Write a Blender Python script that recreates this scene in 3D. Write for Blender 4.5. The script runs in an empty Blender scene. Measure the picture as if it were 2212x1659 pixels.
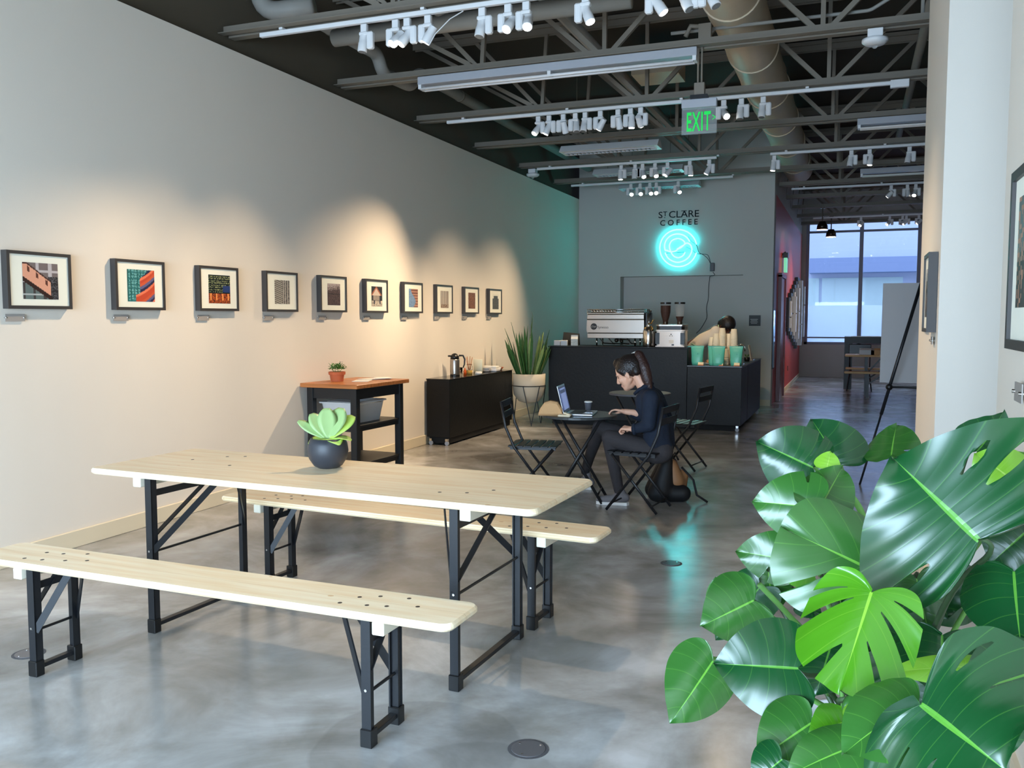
import bpy, math, random
from mathutils import Vector, Matrix, Euler
sc = bpy.context.scene
C = sc.collection
PI = math.pi
# ------------------------------------------------------------------ camera, world, daylight, exposure
CAM_H = 1.45
YAW, PITCH, FPX = math.radians(21.225), math.radians(4.289), 1900.0
cd = bpy.data.cameras.new('camera'); cam = bpy.data.objects.new('camera', cd); C.objects.link(cam)
cam.location = (0, 0, CAM_H); cam.rotation_euler = (PI/2 - PITCH, 0, YAW)
cd.sensor_width = 36; cd.lens = 36*FPX/2212; cd.clip_start = 0.05; cd.clip_end = 200
sc.camera = cam
sc.view_settings.view_transform = 'Standard'; sc.view_settings.look = 'None'
sc.view_settings.gamma = 1; sc.view_settings.use_curve_mapping = False
sc.view_settings.exposure = 0.0
w = bpy.data.worlds.new('sky'); sc.world = w; w.use_nodes = True
wb = w.node_tree.nodes['Background']; wb.inputs[0].default_value = (0.50, 0.66, 1.0, 1); wb.inputs[1].default_value = 2.2

def area(name, loc, target, sx, sy, power, col):
    l = bpy.data.lights.new(name, 'AREA'); l.shape = 'RECTANGLE'; l.size = sx; l.size_y = sy
    l.energy = power; l.color = col
    o = bpy.data.objects.new(name, l); C.objects.link(o); o.location = loc
    o.rotation_euler = (Vector(target)-Vector(loc)).to_track_quat('-Z', 'Y').to_euler()
    return o
# daylight entering by the shop front behind the camera and by the far window
area('daylight_shopfront', (-2.0, -2.3, 1.5), (-1.9, 1.6, -1.5), 4.8, 1.9, 780, (0.58, 0.79, 1.0))
area('daylight_far_window', (0.8, 26.0, 6.3), (0.8, 20.0, 0.6), 5.0, 2.6, 900, (0.58, 0.76, 1.0))

def at(px, py, y):
    """point of the vertical plane y=const seen at a photo position"""
    c = Vector((px-1106, -(py-829.5), -FPX)); c.rotate(cam.rotation_euler)
    return Vector((0, 0, CAM_H)) + c*(y/c.y)
def at_d(px, py, d):
    c = Vector((px-1106, -(py-829.5), -FPX)); c.rotate(cam.rotation_euler)
    return Vector((0, 0, CAM_H)) + c*(d/FPX)
def at_z(px, py, z):
    c = Vector((px-1106, -(py-829.5), -FPX)); c.rotate(cam.rotation_euler)
    return Vector((0, 0, CAM_H)) + c*((z-CAM_H)/c.z)

# ------------------------------------------------------------------ materials
def srgb(r, g, b):
    f = lambda v: (v/255/12.92) if v/255 <= 0.04045 else ((v/255+0.055)/1.055)**2.4
    return (f(r), f(g), f(b), 1)
def mat(name, col, rough=0.5, metal=0.0, var=0.0, scale=8.0, bump=0.0, bscale=60.0, emit=None, estr=0.0, trans=0.0, alpha=1.0, spec=0.5, coat=0.0, sheen=0.0, ior=1.45):
    m = bpy.data.materials.new(name); m.use_nodes = True
    nt = m.node_tree; b = nt.nodes['Principled BSDF']
    b.inputs['Base Color'].default_value = col; b.inputs['Roughness'].default_value = rough
    b.inputs['Metallic'].default_value = metal; b.inputs['Specular IOR Level'].default_value = spec
    b.inputs['Coat Weight'].default_value = coat; b.inputs['Sheen Weight'].default_value = sheen
    b.inputs['IOR'].default_value = ior
    if trans: b.inputs['Transmission Weight'].default_value = trans
    if alpha < 1: b.inputs['Alpha'].default_value = alpha
    tc = nt.nodes.new('ShaderNodeTexCoord')
    n = nt.nodes.new('ShaderNodeTexNoise'); n.inputs['Scale'].default_value = scale; n.inputs['Detail'].default_value = 4
    nt.links.new(tc.outputs['Object'], n.inputs['Vector'])
    mx = nt.nodes.new('ShaderNodeMix'); mx.data_type = 'RGBA'; mx.blend_type = 'MULTIPLY'
    v = max(var, 0.02); mr = nt.nodes.new('ShaderNodeMapRange')
    mr.inputs[3].default_value = 1-v; mr.inputs[4].default_value = 1+v
    nt.links.new(n.outputs['Fac'], mr.inputs[0])
    mx.inputs[0].default_value = 1; mx.inputs[6].default_value = col
    nt.links.new(mr.outputs[0], mx.inputs[7]); nt.links.new(mx.outputs[2], b.inputs['Base Color'])
    if bump:
        n2 = nt.nodes.new('ShaderNodeTexNoise'); n2.inputs['Scale'].default_value = bscale; n2.inputs['Detail'].default_value = 3
        nt.links.new(tc.outputs['Object'], n2.inputs['Vector'])
        bp = nt.nodes.new('ShaderNodeBump'); bp.inputs['Strength'].default_value = bump; bp.inputs['Distance'].default_value = 0.01
        nt.links.new(n2.outputs['Fac'], bp.inputs['Height']); nt.links.new(bp.outputs[0], b.inputs['Normal'])
    if emit:
        b.inputs['Emission Color'].default_value = emit; b.inputs['Emission Strength'].default_value = estr
    return m
def painted(name, rough=0.6, estr=0.0):
    """shows the face colours of a print or a screen"""
    m = bpy.data.materials.new(name); m.use_nodes = True; nt = m.node_tree; b = nt.nodes['Principled BSDF']
    a = nt.nodes.new('ShaderNodeVertexColor'); a.layer_name = 'Col'
    nt.links.new(a.outputs[0], b.inputs['Base Color']); b.inputs['Roughness'].default_value = rough
    if estr: nt.links.new(a.outputs[0], b.inputs['Emission Color']); b.inputs['Emission Strength'].default_value = estr
    return m

M = {}
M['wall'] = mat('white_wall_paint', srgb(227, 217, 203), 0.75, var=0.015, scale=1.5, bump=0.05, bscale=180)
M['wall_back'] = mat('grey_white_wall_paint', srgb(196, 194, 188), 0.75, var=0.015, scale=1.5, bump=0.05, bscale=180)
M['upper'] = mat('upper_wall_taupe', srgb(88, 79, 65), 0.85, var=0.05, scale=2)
M['base'] = mat('baseboard_cream', srgb(222, 208, 180), 0.5)
M['red'] = mat('red_wall_paint', srgb(198, 66, 56), 0.45, var=0.03, scale=2)
M['darkred'] = mat('dark_red_door', srgb(100, 22, 26), 0.35)
M['deck'] = mat('deck_paint', srgb(58, 53, 45), 0.85, var=0.08, scale=3)
M['steel'] = mat('joist_grey_paint', srgb(124, 115, 102), 0.6, var=0.05, scale=6)
M['duct'] = mat('duct_paint', srgb(206, 190, 164), 0.5, var=0.08, scale=3, bump=0.12, bscale=20)
M['pipe'] = mat('pipe_jacket', srgb(150, 146, 138), 0.6, var=0.06, scale=10)
M['white_m'] = mat('white_fixture', srgb(225, 225, 225), 0.4)
M['lens_off'] = mat('lens_dull', srgb(120, 120, 118), 0.2)
M['lens_on'] = mat('lens_lit', srgb(255, 246, 230), 0.3, emit=(1, 0.93, 0.82, 1), estr=22)
M['black'] = mat('black_powder_coat', srgb(24, 26, 30), 0.4, var=0.05, bump=0.05, bscale=300)
M['blackwood'] = mat('black_stained_wood', srgb(13, 13, 13), 0.5, spec=0.35, var=0.25, scale=4, bump=0.15, bscale=30)
M['blackcart'] = mat('black_cart_paint', srgb(26, 26, 27), 0.45)
M['plinth'] = mat('plinth_black', srgb(9, 9, 10), 0.7)
M['chair'] = mat('chair_dark_steel', srgb(27, 27, 29), 0.42)
M['tabletop_g'] = mat('bistro_table_grey', srgb(60, 62, 62), 0.35)
M['batten'] = mat('pale_batten_wood', srgb(232, 226, 208), 0.6, var=0.04)
M['bolt'] = mat('dark_bolt', srgb(44, 36, 32), 0.5)
M['chrome'] = mat('chrome', srgb(210, 208, 205), 0.12, metal=1)
M['stainless'] = mat('stainless', srgb(166, 158, 150), 0.3, metal=0.9, var=0.06, scale=3)
M['steel_dk'] = mat('dark_steel_trim', srgb(70, 62, 52), 0.35, metal=0.8)
M['brass'] = mat('brass', srgb(205, 160, 90), 0.2, metal=1)
M['white_g'] = mat('white_gloss', srgb(225, 222, 220), 0.25)
M['smoke'] = mat('smoked_glass', srgb(40, 28, 24), 0.1, alpha=0.55)
M['beans'] = mat('coffee_beans', srgb(52, 30, 22), 0.6, var=0.4, scale=90, bump=0.6, bscale=120)
M['blackp'] = mat('black_plastic', srgb(18, 18, 19), 0.35)
M['mint'] = mat('mint_foil', srgb(92, 186, 160), 0.32, var=0.06, scale=12, bump=0.3, bscale=14)
M['mint_d'] = mat('mint_gusset', srgb(70, 160, 138), 0.35, bump=0.3, bscale=14)
M['card'] = mat('cream_card', srgb(245, 226, 178), 0.7)
M['woodblk'] = mat('orange_wood', srgb(196, 110, 50), 0.5)
M['paper'] = mat('white_paper', srgb(228, 224, 214), 0.8)
M['cup'] = mat('paper_cup', srgb(238, 220, 188), 0.7, var=0.02)
M['terra'] = mat('terracotta', srgb(190, 98, 58), 0.8, var=0.1, scale=20)
M['soil'] = mat('soil', srgb(52, 40, 32), 0.95, var=0.4, scale=60, bump=0.8, bscale=60)
M['ceramic'] = mat('warm_white_ceramic', srgb(196, 186, 166), 0.55, var=0.04)
M['slate'] = mat('slate_ceramic', srgb(52, 54, 60), 0.45, var=0.05)
M['bin'] = mat('grey_plastic', srgb(200, 197, 194), 0.45)
M['frame'] = mat('frame_charcoal', srgb(62, 58, 56), 0.45)
M['matte'] = mat('mat_board', srgb(236, 234, 218), 0.9)
M['glass'] = mat('clear_glass', (1, 1, 1, 1), 0.02, trans=1, ior=1.3)
M['acrylic'] = mat('acrylic_label', srgb(160, 153, 146), 0.4)
M['skin'] = mat('skin_light', srgb(222, 170, 142), 0.5, var=0.03)
M['skin_d'] = mat('skin_dark', srgb(92, 52, 38), 0.5)
M['hair'] = mat('hair_dark', srgb(30, 22, 20), 0.38, bump=0.5, bscale=90)
M['hair_b'] = mat('hair_brown', srgb(52, 32, 28), 0.38, bump=0.5, bscale=90)
M['denim'] = mat('denim', srgb(20, 30, 47), 0.85, var=0.15, scale=30, bump=0.35, bscale=40)
M['trouser'] = mat('grey_trousers', srgb(52, 48, 50), 0.85, var=0.08, bump=0.3, bscale=25)
M['shoe'] = mat('grey_shoe', srgb(112, 108, 110), 0.7, var=0.2, scale=80)
M['sole'] = mat('white_sole', srgb(225, 222, 218), 0.5)
M['tee'] = mat('white_tee', srgb(236, 216, 190), 0.8, bump=0.4, bscale=18)
M['apron'] = mat('dark_green_apron', srgb(72, 82, 76), 0.8)
M['mintcord'] = mat('mint_cord', srgb(190, 224, 180), 0.7)
M['bag'] = mat('black_nylon', srgb(14, 15, 18), 0.6)
M['tan'] = mat('tan_leather', srgb(140, 98, 62), 0.6)
M['kraft'] = mat('kraft_paper', srgb(205, 160, 112), 0.8, bump=0.4, bscale=25)
M['alum'] = mat('aluminium', srgb(190, 192, 198), 0.3, metal=0.8)
M['keys'] = mat('keyboard_dark', srgb(40, 42, 46), 0.5)
M['greyboard'] = mat('grey_foam_board', srgb(168, 166, 166), 0.8)
M['window_frame'] = mat('window_frame_grey', srgb(150, 152, 168), 0.5)
M['cord'] = mat('black_cord', srgb(14, 14, 15), 0.5)
M['ink'] = mat('sign_ink', srgb(8, 16, 20), 0.7)
M['neon'] = mat('neon_tube', srgb(150, 255, 255), 0.3, emit=(0.028, 0.90, 1.0, 1), estr=22)
M['exit_g'] = mat('exit_green', srgb(10, 190, 60), 0.3, emit=(0.005, 0.60, 0.10, 1), estr=0.6)
M['exit_pl'] = mat('clear_plate', srgb(225, 230, 230), 0.05, alpha=0.16)
M['grey_m'] = mat('grey_fixture', srgb(170, 172, 178), 0.4)
M['snake'] = mat('snake_leaf', srgb(52, 92, 46), 0.45, var=0.4, scale=22)
M['snake_e'] = mat('snake_leaf_pale', srgb(126, 146, 84), 0.45, var=0.3, scale=25)
M['herb'] = mat('herb_leaf', srgb(72, 124, 40), 0.5, var=0.3, scale=40)
M['succ'] = mat('succulent_leaf', srgb(176, 206, 96), 0.45, var=0.08, scale=8)
M['succ2'] = mat('succulent_leaf_blue', srgb(158, 186, 122), 0.45, var=0.1, scale=8)
M['petiole'] = mat('petiole_green', srgb(112, 168, 84), 0.4)
M['petiole_d'] = mat('petiole_dark', srgb(52, 72, 44), 0.45)
def frost_mat():
    m = bpy.data.materials.new('frosted_band'); m.use_nodes = True; nt = m.node_tree; tr = nt.nodes.new('ShaderNodeBsdfTranslucent'); tr.inputs[0].default_value = (0.82, 0.9, 1, 1)
    tp = nt.nodes.new('ShaderNodeBsdfTransparent'); mx = nt.nodes.new('ShaderNodeMixShader'); mx.inputs[0].default_value = 0.12
    nt.links.new(tr.outputs[0], mx.inputs[1]); nt.links.new(tp.outputs[0], mx.inputs[2]); nt.links.new(mx.outputs[0], nt.nodes['Material Output'].inputs[0]); return m
M['frost'] = frost_mat()
M['orange'] = mat('pastry', srgb(200, 130, 80), 0.7, var=0.2, scale=50)
M['yellow'] = mat('honey_jar', srgb(226, 180, 90), 0.3)
M['honey'] = mat('amber_liquid', srgb(196, 80, 24), 0.15)
M['slot'] = mat('rubber_grey', srgb(90, 90, 95), 0.6)
M['print'] = painted('print_ink', 0.45)
M['screen'] = painted('screen_pixels', 0.3, 1.2)

def wood_mat(name, c1, c2, planks, rough=0.38, axis=1):
    m = bpy.data.materials.new(name); m.use_nodes = True; nt = m.node_tree; b = nt.nodes['Principled BSDF']; N = nt.nodes.new; L = nt.links.new
    tc = N('ShaderNodeTexCoord'); mp = N('ShaderNodeMapping'); mp.inputs['Scale'].default_value = (1.0, 14, 14)
    L(tc.outputs['Object'], mp.inputs[0])
    n = N('ShaderNodeTexNoise'); n.inputs['Scale'].default_value = 2.5; n.inputs['Detail'].default_value = 5; L(mp.outputs[0], n.inputs[0])
    cr = N('ShaderNodeValToRGB'); cr.color_ramp.elements[0].position = 0.3; cr.color_ramp.elements[0].color = c2
    cr.color_ramp.elements[1].position = 0.62; cr.color_ramp.elements[1].color = c1; L(n.outputs[0], cr.inputs[0])
    # plank lines
    sp = N('ShaderNodeSeparateXYZ'); L(tc.outputs['Object'], sp.inputs[0])
    mu = N('ShaderNodeMath'); mu.operation = 'MULTIPLY'; mu.inputs[1].default_value = planks; L(sp.outputs[1], mu.inputs[0])
    fr = N('ShaderNodeMath'); fr.operation = 'FRACT'; L(mu.outputs[0], fr.inputs[0])
    lt = N('ShaderNodeMath'); lt.operation = 'LESS_THAN'; lt.inputs[1].default_value = 0.02*planks/8; L(fr.outputs[0], lt.inputs[0])
    mx = N('ShaderNodeMix'); mx.data_type = 'RGBA'; mx.blend_type = 'MULTIPLY'; mx.inputs[7].default_value = (0.82, 0.76, 0.66, 1)
    L(lt.outputs[0], mx.inputs[0]); L(cr.outputs[0], mx.inputs[6])
    # knots
    vo = N('ShaderNodeTexVoronoi'); vo.inputs['Scale'].default_value = 6; 
    mp2 = N('ShaderNodeMapping'); mp2.inputs['Scale'].default_value = (0.7, 1, 1); L(tc.outputs['Object'], mp2.inputs[0]); L(mp2.outputs[0], vo.inputs[0])
    k = N('ShaderNodeMath'); k.operation = 'LESS_THAN'; k.inputs[1].default_value = 0.05; L(vo.outputs['Distance'], k.inputs[0])
    mx2 = N('ShaderNodeMix'); mx2.data_type = 'RGBA'; mx2.blend_type = 'MULTIPLY'; mx2.inputs[7].default_value = (0.80, 0.66, 0.5, 1)
    L(k.outputs[0], mx2.inputs[0]); L(mx.outputs[2], mx2.inputs[6]); L(mx2.outputs[2], b.inputs['Base Color'])
    b.inputs['Roughness'].default_value = rough
    return m
M['pine'] = wood_mat('lacquered_pine', srgb(255, 238, 206), srgb(246, 218, 176), 8, 0.33)
M['butcher'] = wood_mat('butcher_block', srgb(186, 116, 62), srgb(150, 86, 42), 22, 0.4)

def floor_mat():
    m = bpy.data.materials.new('polished_concrete'); m.use_nodes = True; nt = m.node_tree; b = nt.nodes['Principled BSDF']; N = nt.nodes.new; L = nt.links.new
    tc = N('ShaderNodeTexCoord')
    def noise(s, d, dist=0.0, rough=0.5):
        n = N('ShaderNodeTexNoise'); n.inputs['Scale'].default_value = s; n.inputs['Detail'].default_value = d; n.inputs['Distortion'].default_value = dist
        n.inputs['Roughness'].default_value = rough; L(tc.outputs['Object'], n.inputs[0]); return n
    n1 = noise(1.1, 6, 0.8, 0.6); n2 = noise(3.2, 5, 0.4, 0.55); n3 = noise(0.35, 3)
    cr = N('ShaderNodeValToRGB'); e = cr.color_ramp.elements
    e[0].position = 0.32; e[0].color = srgb(130, 127, 122); e[1].position = 0.68; e[1].color = srgb(200, 201, 202)
    x = e.new(0.5); x.color = srgb(165, 163, 160)
    L(n1.outputs[0], cr.inputs[0])
    cr2 = N('ShaderNodeValToRGB'); e = cr2.color_ramp.elements
    e[0].position = 0.33; e[0].color = (0.72, 0.70, 0.66, 1); e[1].position = 0.6; e[1].color = (1.06, 1.06, 1.06, 1); L(n2.outputs[0], cr2.inputs[0])
    mx = N('ShaderNodeMix'); mx.data_type = 'RGBA'; mx.blend_type = 'MULTIPLY'; mx.inputs[0].default_value = 0.8
    L(cr.outputs[0], mx.inputs[6]); L(cr2.outputs[0], mx.inputs[7]); L(mx.outputs[2], b.inputs['Base Color'])
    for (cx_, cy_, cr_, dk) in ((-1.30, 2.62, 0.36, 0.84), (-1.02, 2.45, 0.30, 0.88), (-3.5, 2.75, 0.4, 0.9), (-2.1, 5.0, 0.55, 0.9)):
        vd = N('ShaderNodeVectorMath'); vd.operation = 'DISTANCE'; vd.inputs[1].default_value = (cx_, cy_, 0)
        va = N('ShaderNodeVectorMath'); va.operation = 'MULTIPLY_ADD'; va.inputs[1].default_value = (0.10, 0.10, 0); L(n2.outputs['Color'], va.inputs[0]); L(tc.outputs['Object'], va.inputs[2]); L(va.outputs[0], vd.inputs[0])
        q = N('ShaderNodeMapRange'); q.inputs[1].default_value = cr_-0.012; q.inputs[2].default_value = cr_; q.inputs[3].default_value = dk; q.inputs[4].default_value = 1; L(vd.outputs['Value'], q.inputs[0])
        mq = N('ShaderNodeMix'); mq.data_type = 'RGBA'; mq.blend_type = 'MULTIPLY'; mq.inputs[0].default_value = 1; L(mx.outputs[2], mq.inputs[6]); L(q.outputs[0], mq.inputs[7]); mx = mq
    L(mx.outputs[2], b.inputs['Base Color'])
    mr = N('ShaderNodeMapRange'); mr.inputs[3].default_value = 0.13; mr.inputs[4].default_value = 0.30; b.inputs['Specular IOR Level'].default_value = 0.65; L(n1.outputs[0], mr.inputs[0]); L(mr.outputs[0], b.inputs['Roughness'])
    bp = N('ShaderNodeBump'); bp.inputs['Strength'].default_value = 0.06; bp.inputs['Distance'].default_value = 0.02; L(n3.outputs[0], bp.inputs['Height']); L(bp.outputs[0], b.inputs['Normal'])
    return m
M['floor'] = floor_mat()

def leaf_mat(name, c1, c2, vein, rough=0.25):
    m = bpy.data.materials.new(name); m.use_nodes = True; nt = m.node_tree; b = nt.nodes['Principled BSDF']; N = nt.nodes.new; L = nt.links.new
    uv = N('ShaderNodeUVMap'); uv.uv_map = 'UVMap'; sp = N('ShaderNodeSeparateXYZ'); L(uv.outputs[0], sp.inputs[0])
    tc = N('ShaderNodeTexCoord'); n = N('ShaderNodeTexNoise'); n.inputs['Scale'].default_value = 9; L(tc.outputs['Object'], n.inputs[0])
    mx = N('ShaderNodeMix'); mx.data_type = 'RGBA'; mx.inputs[6].default_value = c1; mx.inputs[7].default_value = c2; L(n.outputs[0], mx.inputs[0])
    # u = vein coordinate, v = distance from the midrib 0..1
    mid = N('ShaderNodeMath'); mid.operation = 'LESS_THAN'; mid.inputs[1].default_value = 0.026; L(sp.outputs[1], mid.inputs[0])
    mu = N('ShaderNodeMath'); mu.operation = 'MULTIPLY'; mu.inputs[1].default_value = 8.0; L(sp.outputs[0], mu.inputs[0])
    fr = N('ShaderNodeMath'); fr.operation = 'PINGPONG'; fr.inputs[1].default_value = 0.5; L(mu.outputs[0], fr.inputs[0])
    lt = N('ShaderNodeMath'); lt.operation = 'LESS_THAN'; lt.inputs[1].default_value = 0.02; L(fr.outputs[0], lt.inputs[0])
    sc_ = N('ShaderNodeMath'); sc_.operation = 'MULTIPLY'; sc_.inputs[1].default_value = 0.22; L(lt.outputs[0], sc_.inputs[0])
    mm = N('ShaderNodeMath'); mm.operation = 'MAXIMUM'; L(mid.outputs[0], mm.inputs[0]); L(sc_.outputs[0], mm.inputs[1])
    mv = N('ShaderNodeMix'); mv.data_type = 'RGBA'; mv.inputs[7].default_value = vein; L(mm.outputs[0], mv.inputs[0]); L(mx.outputs[2], mv.inputs[6])
    L(mv.outputs[2], b.inputs['Base Color'])
    b.inputs['Roughness'].default_value = rough; b.inputs['Specular IOR Level'].default_value = 0.75
    b.inputs['Transmission Weight'].default_value = 0.0
    bp = N('ShaderNodeBump'); bp.inputs['Strength'].default_value = 0.22; bp.inputs['Distance'].default_value = 0.005; L(fr.outputs[0], bp.inputs['Height']); L(bp.outputs[0], b.inputs['Normal'])
    tr = N('ShaderNodeBsdfTranslucent'); L(mv.outputs[2], tr.inputs[0]); ms = N('ShaderNodeMixShader'); ms.inputs[0].default_value = 0.22
    out = nt.nodes['Material Output']; L(b.outputs[0], ms.inputs[1]); L(tr.outputs[0], ms.inputs[2]); L(ms.outputs[0], out.inputs[0])
    return m
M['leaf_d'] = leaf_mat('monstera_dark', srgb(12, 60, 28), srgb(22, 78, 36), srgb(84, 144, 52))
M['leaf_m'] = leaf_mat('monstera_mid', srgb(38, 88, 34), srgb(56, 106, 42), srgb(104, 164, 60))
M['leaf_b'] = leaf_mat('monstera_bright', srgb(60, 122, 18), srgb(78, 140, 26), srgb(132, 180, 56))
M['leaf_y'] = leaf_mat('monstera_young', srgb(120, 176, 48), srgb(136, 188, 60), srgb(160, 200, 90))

# ------------------------------------------------------------------ mesh tools
def tag(o, label=None, cat=None, group=None, kind=None):
    if label: o['label'] = label
    if cat: o['category'] = cat
    if group: o['group'] = group
    if kind: o['kind'] = kind
    return o
def thing(name, label, cat, loc=(0, 0, 0), rz=0, group=None):
    o = bpy.data.objects.new(name, None); C.objects.link(o); o.location = loc; o.rotation_euler = (0, 0, rz)
    o.empty_display_size = 0.05
    return tag(o, label, cat, group)
class MB:
    def __init__(s): s.v = []; s.f = []
    def add(s, vs, fs):
        k = len(s.v); s.v += [tuple(v) for v in vs]; s.f += [tuple(i+k for i in f) for f in fs]; return s
    def box(s, c, d, R=None, bev=0.0):
        x, y, z = d[0]/2, d[1]/2, d[2]/2
        if bev > 0:
            bev = min(bev, x*.9, y*.9, z*.9); vs = []
            for sx in (-1, 1):
                for sy in (-1, 1):
                    for sz in (-1, 1):
                        vs += [Vector((sx*x, sy*(y-bev), sz*(z-bev))), Vector((sx*(x-bev), sy*y, sz*(z-bev))), Vector((sx*(x-bev), sy*(y-bev), sz*z))]
            def I(a, b, cc, k): return (((a > 0)*4+(b > 0)*2+(cc > 0))*3+k)
            fs = []
            for a in (-1, 1):
                q = [I(a, -1, -1, 0), I(a, 1, -1, 0), I(a, 1, 1, 0), I(a, -1, 1, 0)]; fs.append(q if a > 0 else q[::-1])
                q = [I(-1, a, -1, 1), I(-1, a, 1, 1), I(1, a, 1, 1), I(1, a, -1, 1)]; fs.append(q if a > 0 else q[::-1])
                q = [I(-1, -1, a, 2), I(1, -1, a, 2), I(1, 1, a, 2), I(-1, 1, a, 2)]; fs.append(q if a > 0 else q[::-1])
            for a in (-1, 1):
                for b in (-1, 1):
                    q = [I(a, b, -1, 0), I(a, b, -1, 1), I(a, b, 1, 1), I(a, b, 1, 0)]; fs.append(q if a*b > 0 else q[::-1])
                    q = [I(a, -1, b, 0), I(a, 1, b, 0), I(a, 1, b, 2), I(a, -1, b, 2)]; fs.append(q if a*b > 0 else q[::-1])
                    q = [I(-1, a, b, 1), I(-1, a, b, 2), I(1, a, b, 2), I(1, a, b, 1)]; fs.append(q if a*b > 0 else q[::-1])
                    for cc in (-1, 1):
                        q = [I(a, b, cc, 0), I(a, b, cc, 1), I(a, b, cc, 2)]; fs.append(q if a*b*cc > 0 else q[::-1])
        else:
            vs = [Vector((sx*x, sy*y, sz*z)) for sx in (-1, 1) for sy in (-1, 1) for sz in (-1, 1)]
            fs = [(0, 1, 3, 2), (4, 6, 7, 5), (0, 4, 5, 1), (2, 3, 7, 6), (0, 2, 6, 4), (1, 5, 7, 3)]
        if R is not None: vs = [R @ v for v in vs]
        return s.add([v+Vector(c) for v in vs], fs)
    def bar(s, a, b, w, h, roll=0, up=(0, 0, 1), bev=0.0):
        a = Vector(a); b = Vector(b); d = (b-a); L = d.length; d = d.normalized()
        u = Vector(up)
        if abs(d.dot(u)) > 0.97: u = Vector((0, 1, 0)) if abs(d.y) < 0.9 else Vector((1, 0, 0))
        side = d.cross(u).normalized(); u = side.cross(d).normalized()
        R = Matrix((d, side, u)).transposed()
        return s.box((a+b)/2, (L, w, h), R, bev)
    def tube(s, pts, r, n=10, cap=True, flat=1.0, up=None):
        pts = [Vector(p) for p in pts]; rs = r if isinstance(r, (list, tuple)) else [r]*len(pts)
        k0 = len(s.v); prev = None
        for i, p in enumerate(pts):
            d = ((pts[min(i+1, len(pts)-1)]-pts[max(i-1, 0)])).normalized()
            if prev is None:
                a = Vector(up) if up is not None else (Vector((0, 0, 1)) if abs(d.z) < 0.9 else Vector((1, 0, 0)))
                a = (a-d*a.dot(d)).normalized()
            else:
                a = (prev-d*prev.dot(d)).normalized()
            prev = a; b = d.cross(a)
            for j in range(n):
                t = 2*PI*j/n; s.v.append(tuple(p+a*math.cos(t)*rs[i]+b*math.sin(t)*rs[i]*flat))
        m = len(pts)
        for i in range(m-1):
            for j in range(n):
                q = k0+i*n+j; q2 = k0+i*n+(j+1) % n; s.f.append((q, q2, q2+n, q+n))
        if cap:
            s.f.append(tuple(k0+j for j in range(n))[::-1]); s.f.append(tuple(k0+(m-1)*n+j for j in range(n)))
        return s
    def lathe(s, prof, c=(0, 0, 0), n=24, R=None, cap=True, sy=1.0):
        k0 = len(s.v); c = Vector(c)
        for r, z in prof:
            for j in range(n):
                t = 2*PI*j/n; v = Vector((r*math.cos(t), r*math.sin(t)*sy, z))
                if R is not None: v = R @ v
                s.v.append(tuple(v+c))
        m = len(prof)
        for i in range(m-1):
            for j in range(n):
                q = k0+i*n+j; q2 = k0+i*n+(j+1) % n; s.f.append((q, q2, q2+n, q+n))
        if cap:
            s.f.append(tuple(k0+j for j in range(n))[::-1]); s.f.append(tuple(k0+(m-1)*n+j for j in range(n)))
        return s
    def prism(s, outline, z0, z1, bev=0.0, c=(0, 0, 0), R=None):
        """outline: ccw xy list"""
        n = len(outline); k0 = len(s.v); rings = [(z0, bev), (z0+bev, 0), (z1-bev, 0), (z1, bev)] if bev else [(z0, 0), (z1, 0)]
        cx = sum(p[0] for p in outline)/n; cy = sum(p[1] for p in outline)/n
        for z, ins in rings:
            for i, (x, y) in enumerate(outline):
                if ins:
                    p0 = Vector(outline[i-1]); p1 = Vector(outline[(i+1) % n]); t = (p1-p0).normalized(); nx, ny = -t.y, t.x
                    x += nx*ins; y += ny*ins
                v = Vector((x, y, z))
                if R is not None: v = R @ v
                s.v.append(tuple(v+Vector(c)))
        for k in range(len(rings)-1):
            for i in range(n):
                a = k0+k*n+i; b = k0+k*n+(i+1) % n; s.f.append((a, b, b+n, a+n))
        s.f.append(tuple(k0+i for i in range(n))[::-1]); s.f.append(tuple(k0+(len(rings)-1)*n+i for i in range(n)))
        return s
    def ball(s, c, r, n=12, m=8, R=None):
        rr = r if isinstance(r, (tuple, list)) else (r, r, r)
        k0 = len(s.v); c = Vector(c)
        for i in range(m+1):
            ph = PI*i/m
            for j in range(n):
                t = 2*PI*j/n; v = Vector((rr[0]*math.sin(ph)*math.cos(t), rr[1]*math.sin(ph)*math.sin(t), rr[2]*math.cos(ph)))
                if R is not None: v = R @ v
                s.v.append(tuple(v+c))
        for i in range(m):
            for j in range(n):
                a = k0+i*n+j; b = k0+i*n+(j+1) % n; s.f.append((a, a+n, b+n, b))
        return s
    def cap(s, a, b, ra, rb, n=14):
        """tapered capsule"""
        a = Vector(a); b = Vector(b); d = (b-a); L = d.length
        if L < 1e-6: return s.ball(a, ra)
        d.normalize(); pts = []; rs = []
        for k in range(5):
            t = PI/2*(k/4); pts.append(a-d*ra*math.cos(t)); rs.append(max(ra*math.sin(t), 1e-4))
        for k in range(5):
            t = PI/2*(k/4); pts.append(b+d*rb*math.sin(t)); rs.append(max(rb*math.cos(t), 1e-4))
        return s.tube(pts, rs, n)
    def mesh(s, name):
        me = bpy.data.meshes.new(name); me.from_pydata(s.v, [], s.f); me.update(); return me
    def build(s, name, m, parent=None, smooth=False, loc=None):
        me = s.mesh(name)
        if smooth:
            for p in me.polygons: p.use_smooth = True
        me.materials.append(m if not isinstance(m, str) else M[m])
        o = bpy.data.objects.new(name, me); C.objects.link(o)
        if parent is not None: o.parent = parent
        if loc is not None: o.location = loc
        return o
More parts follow.
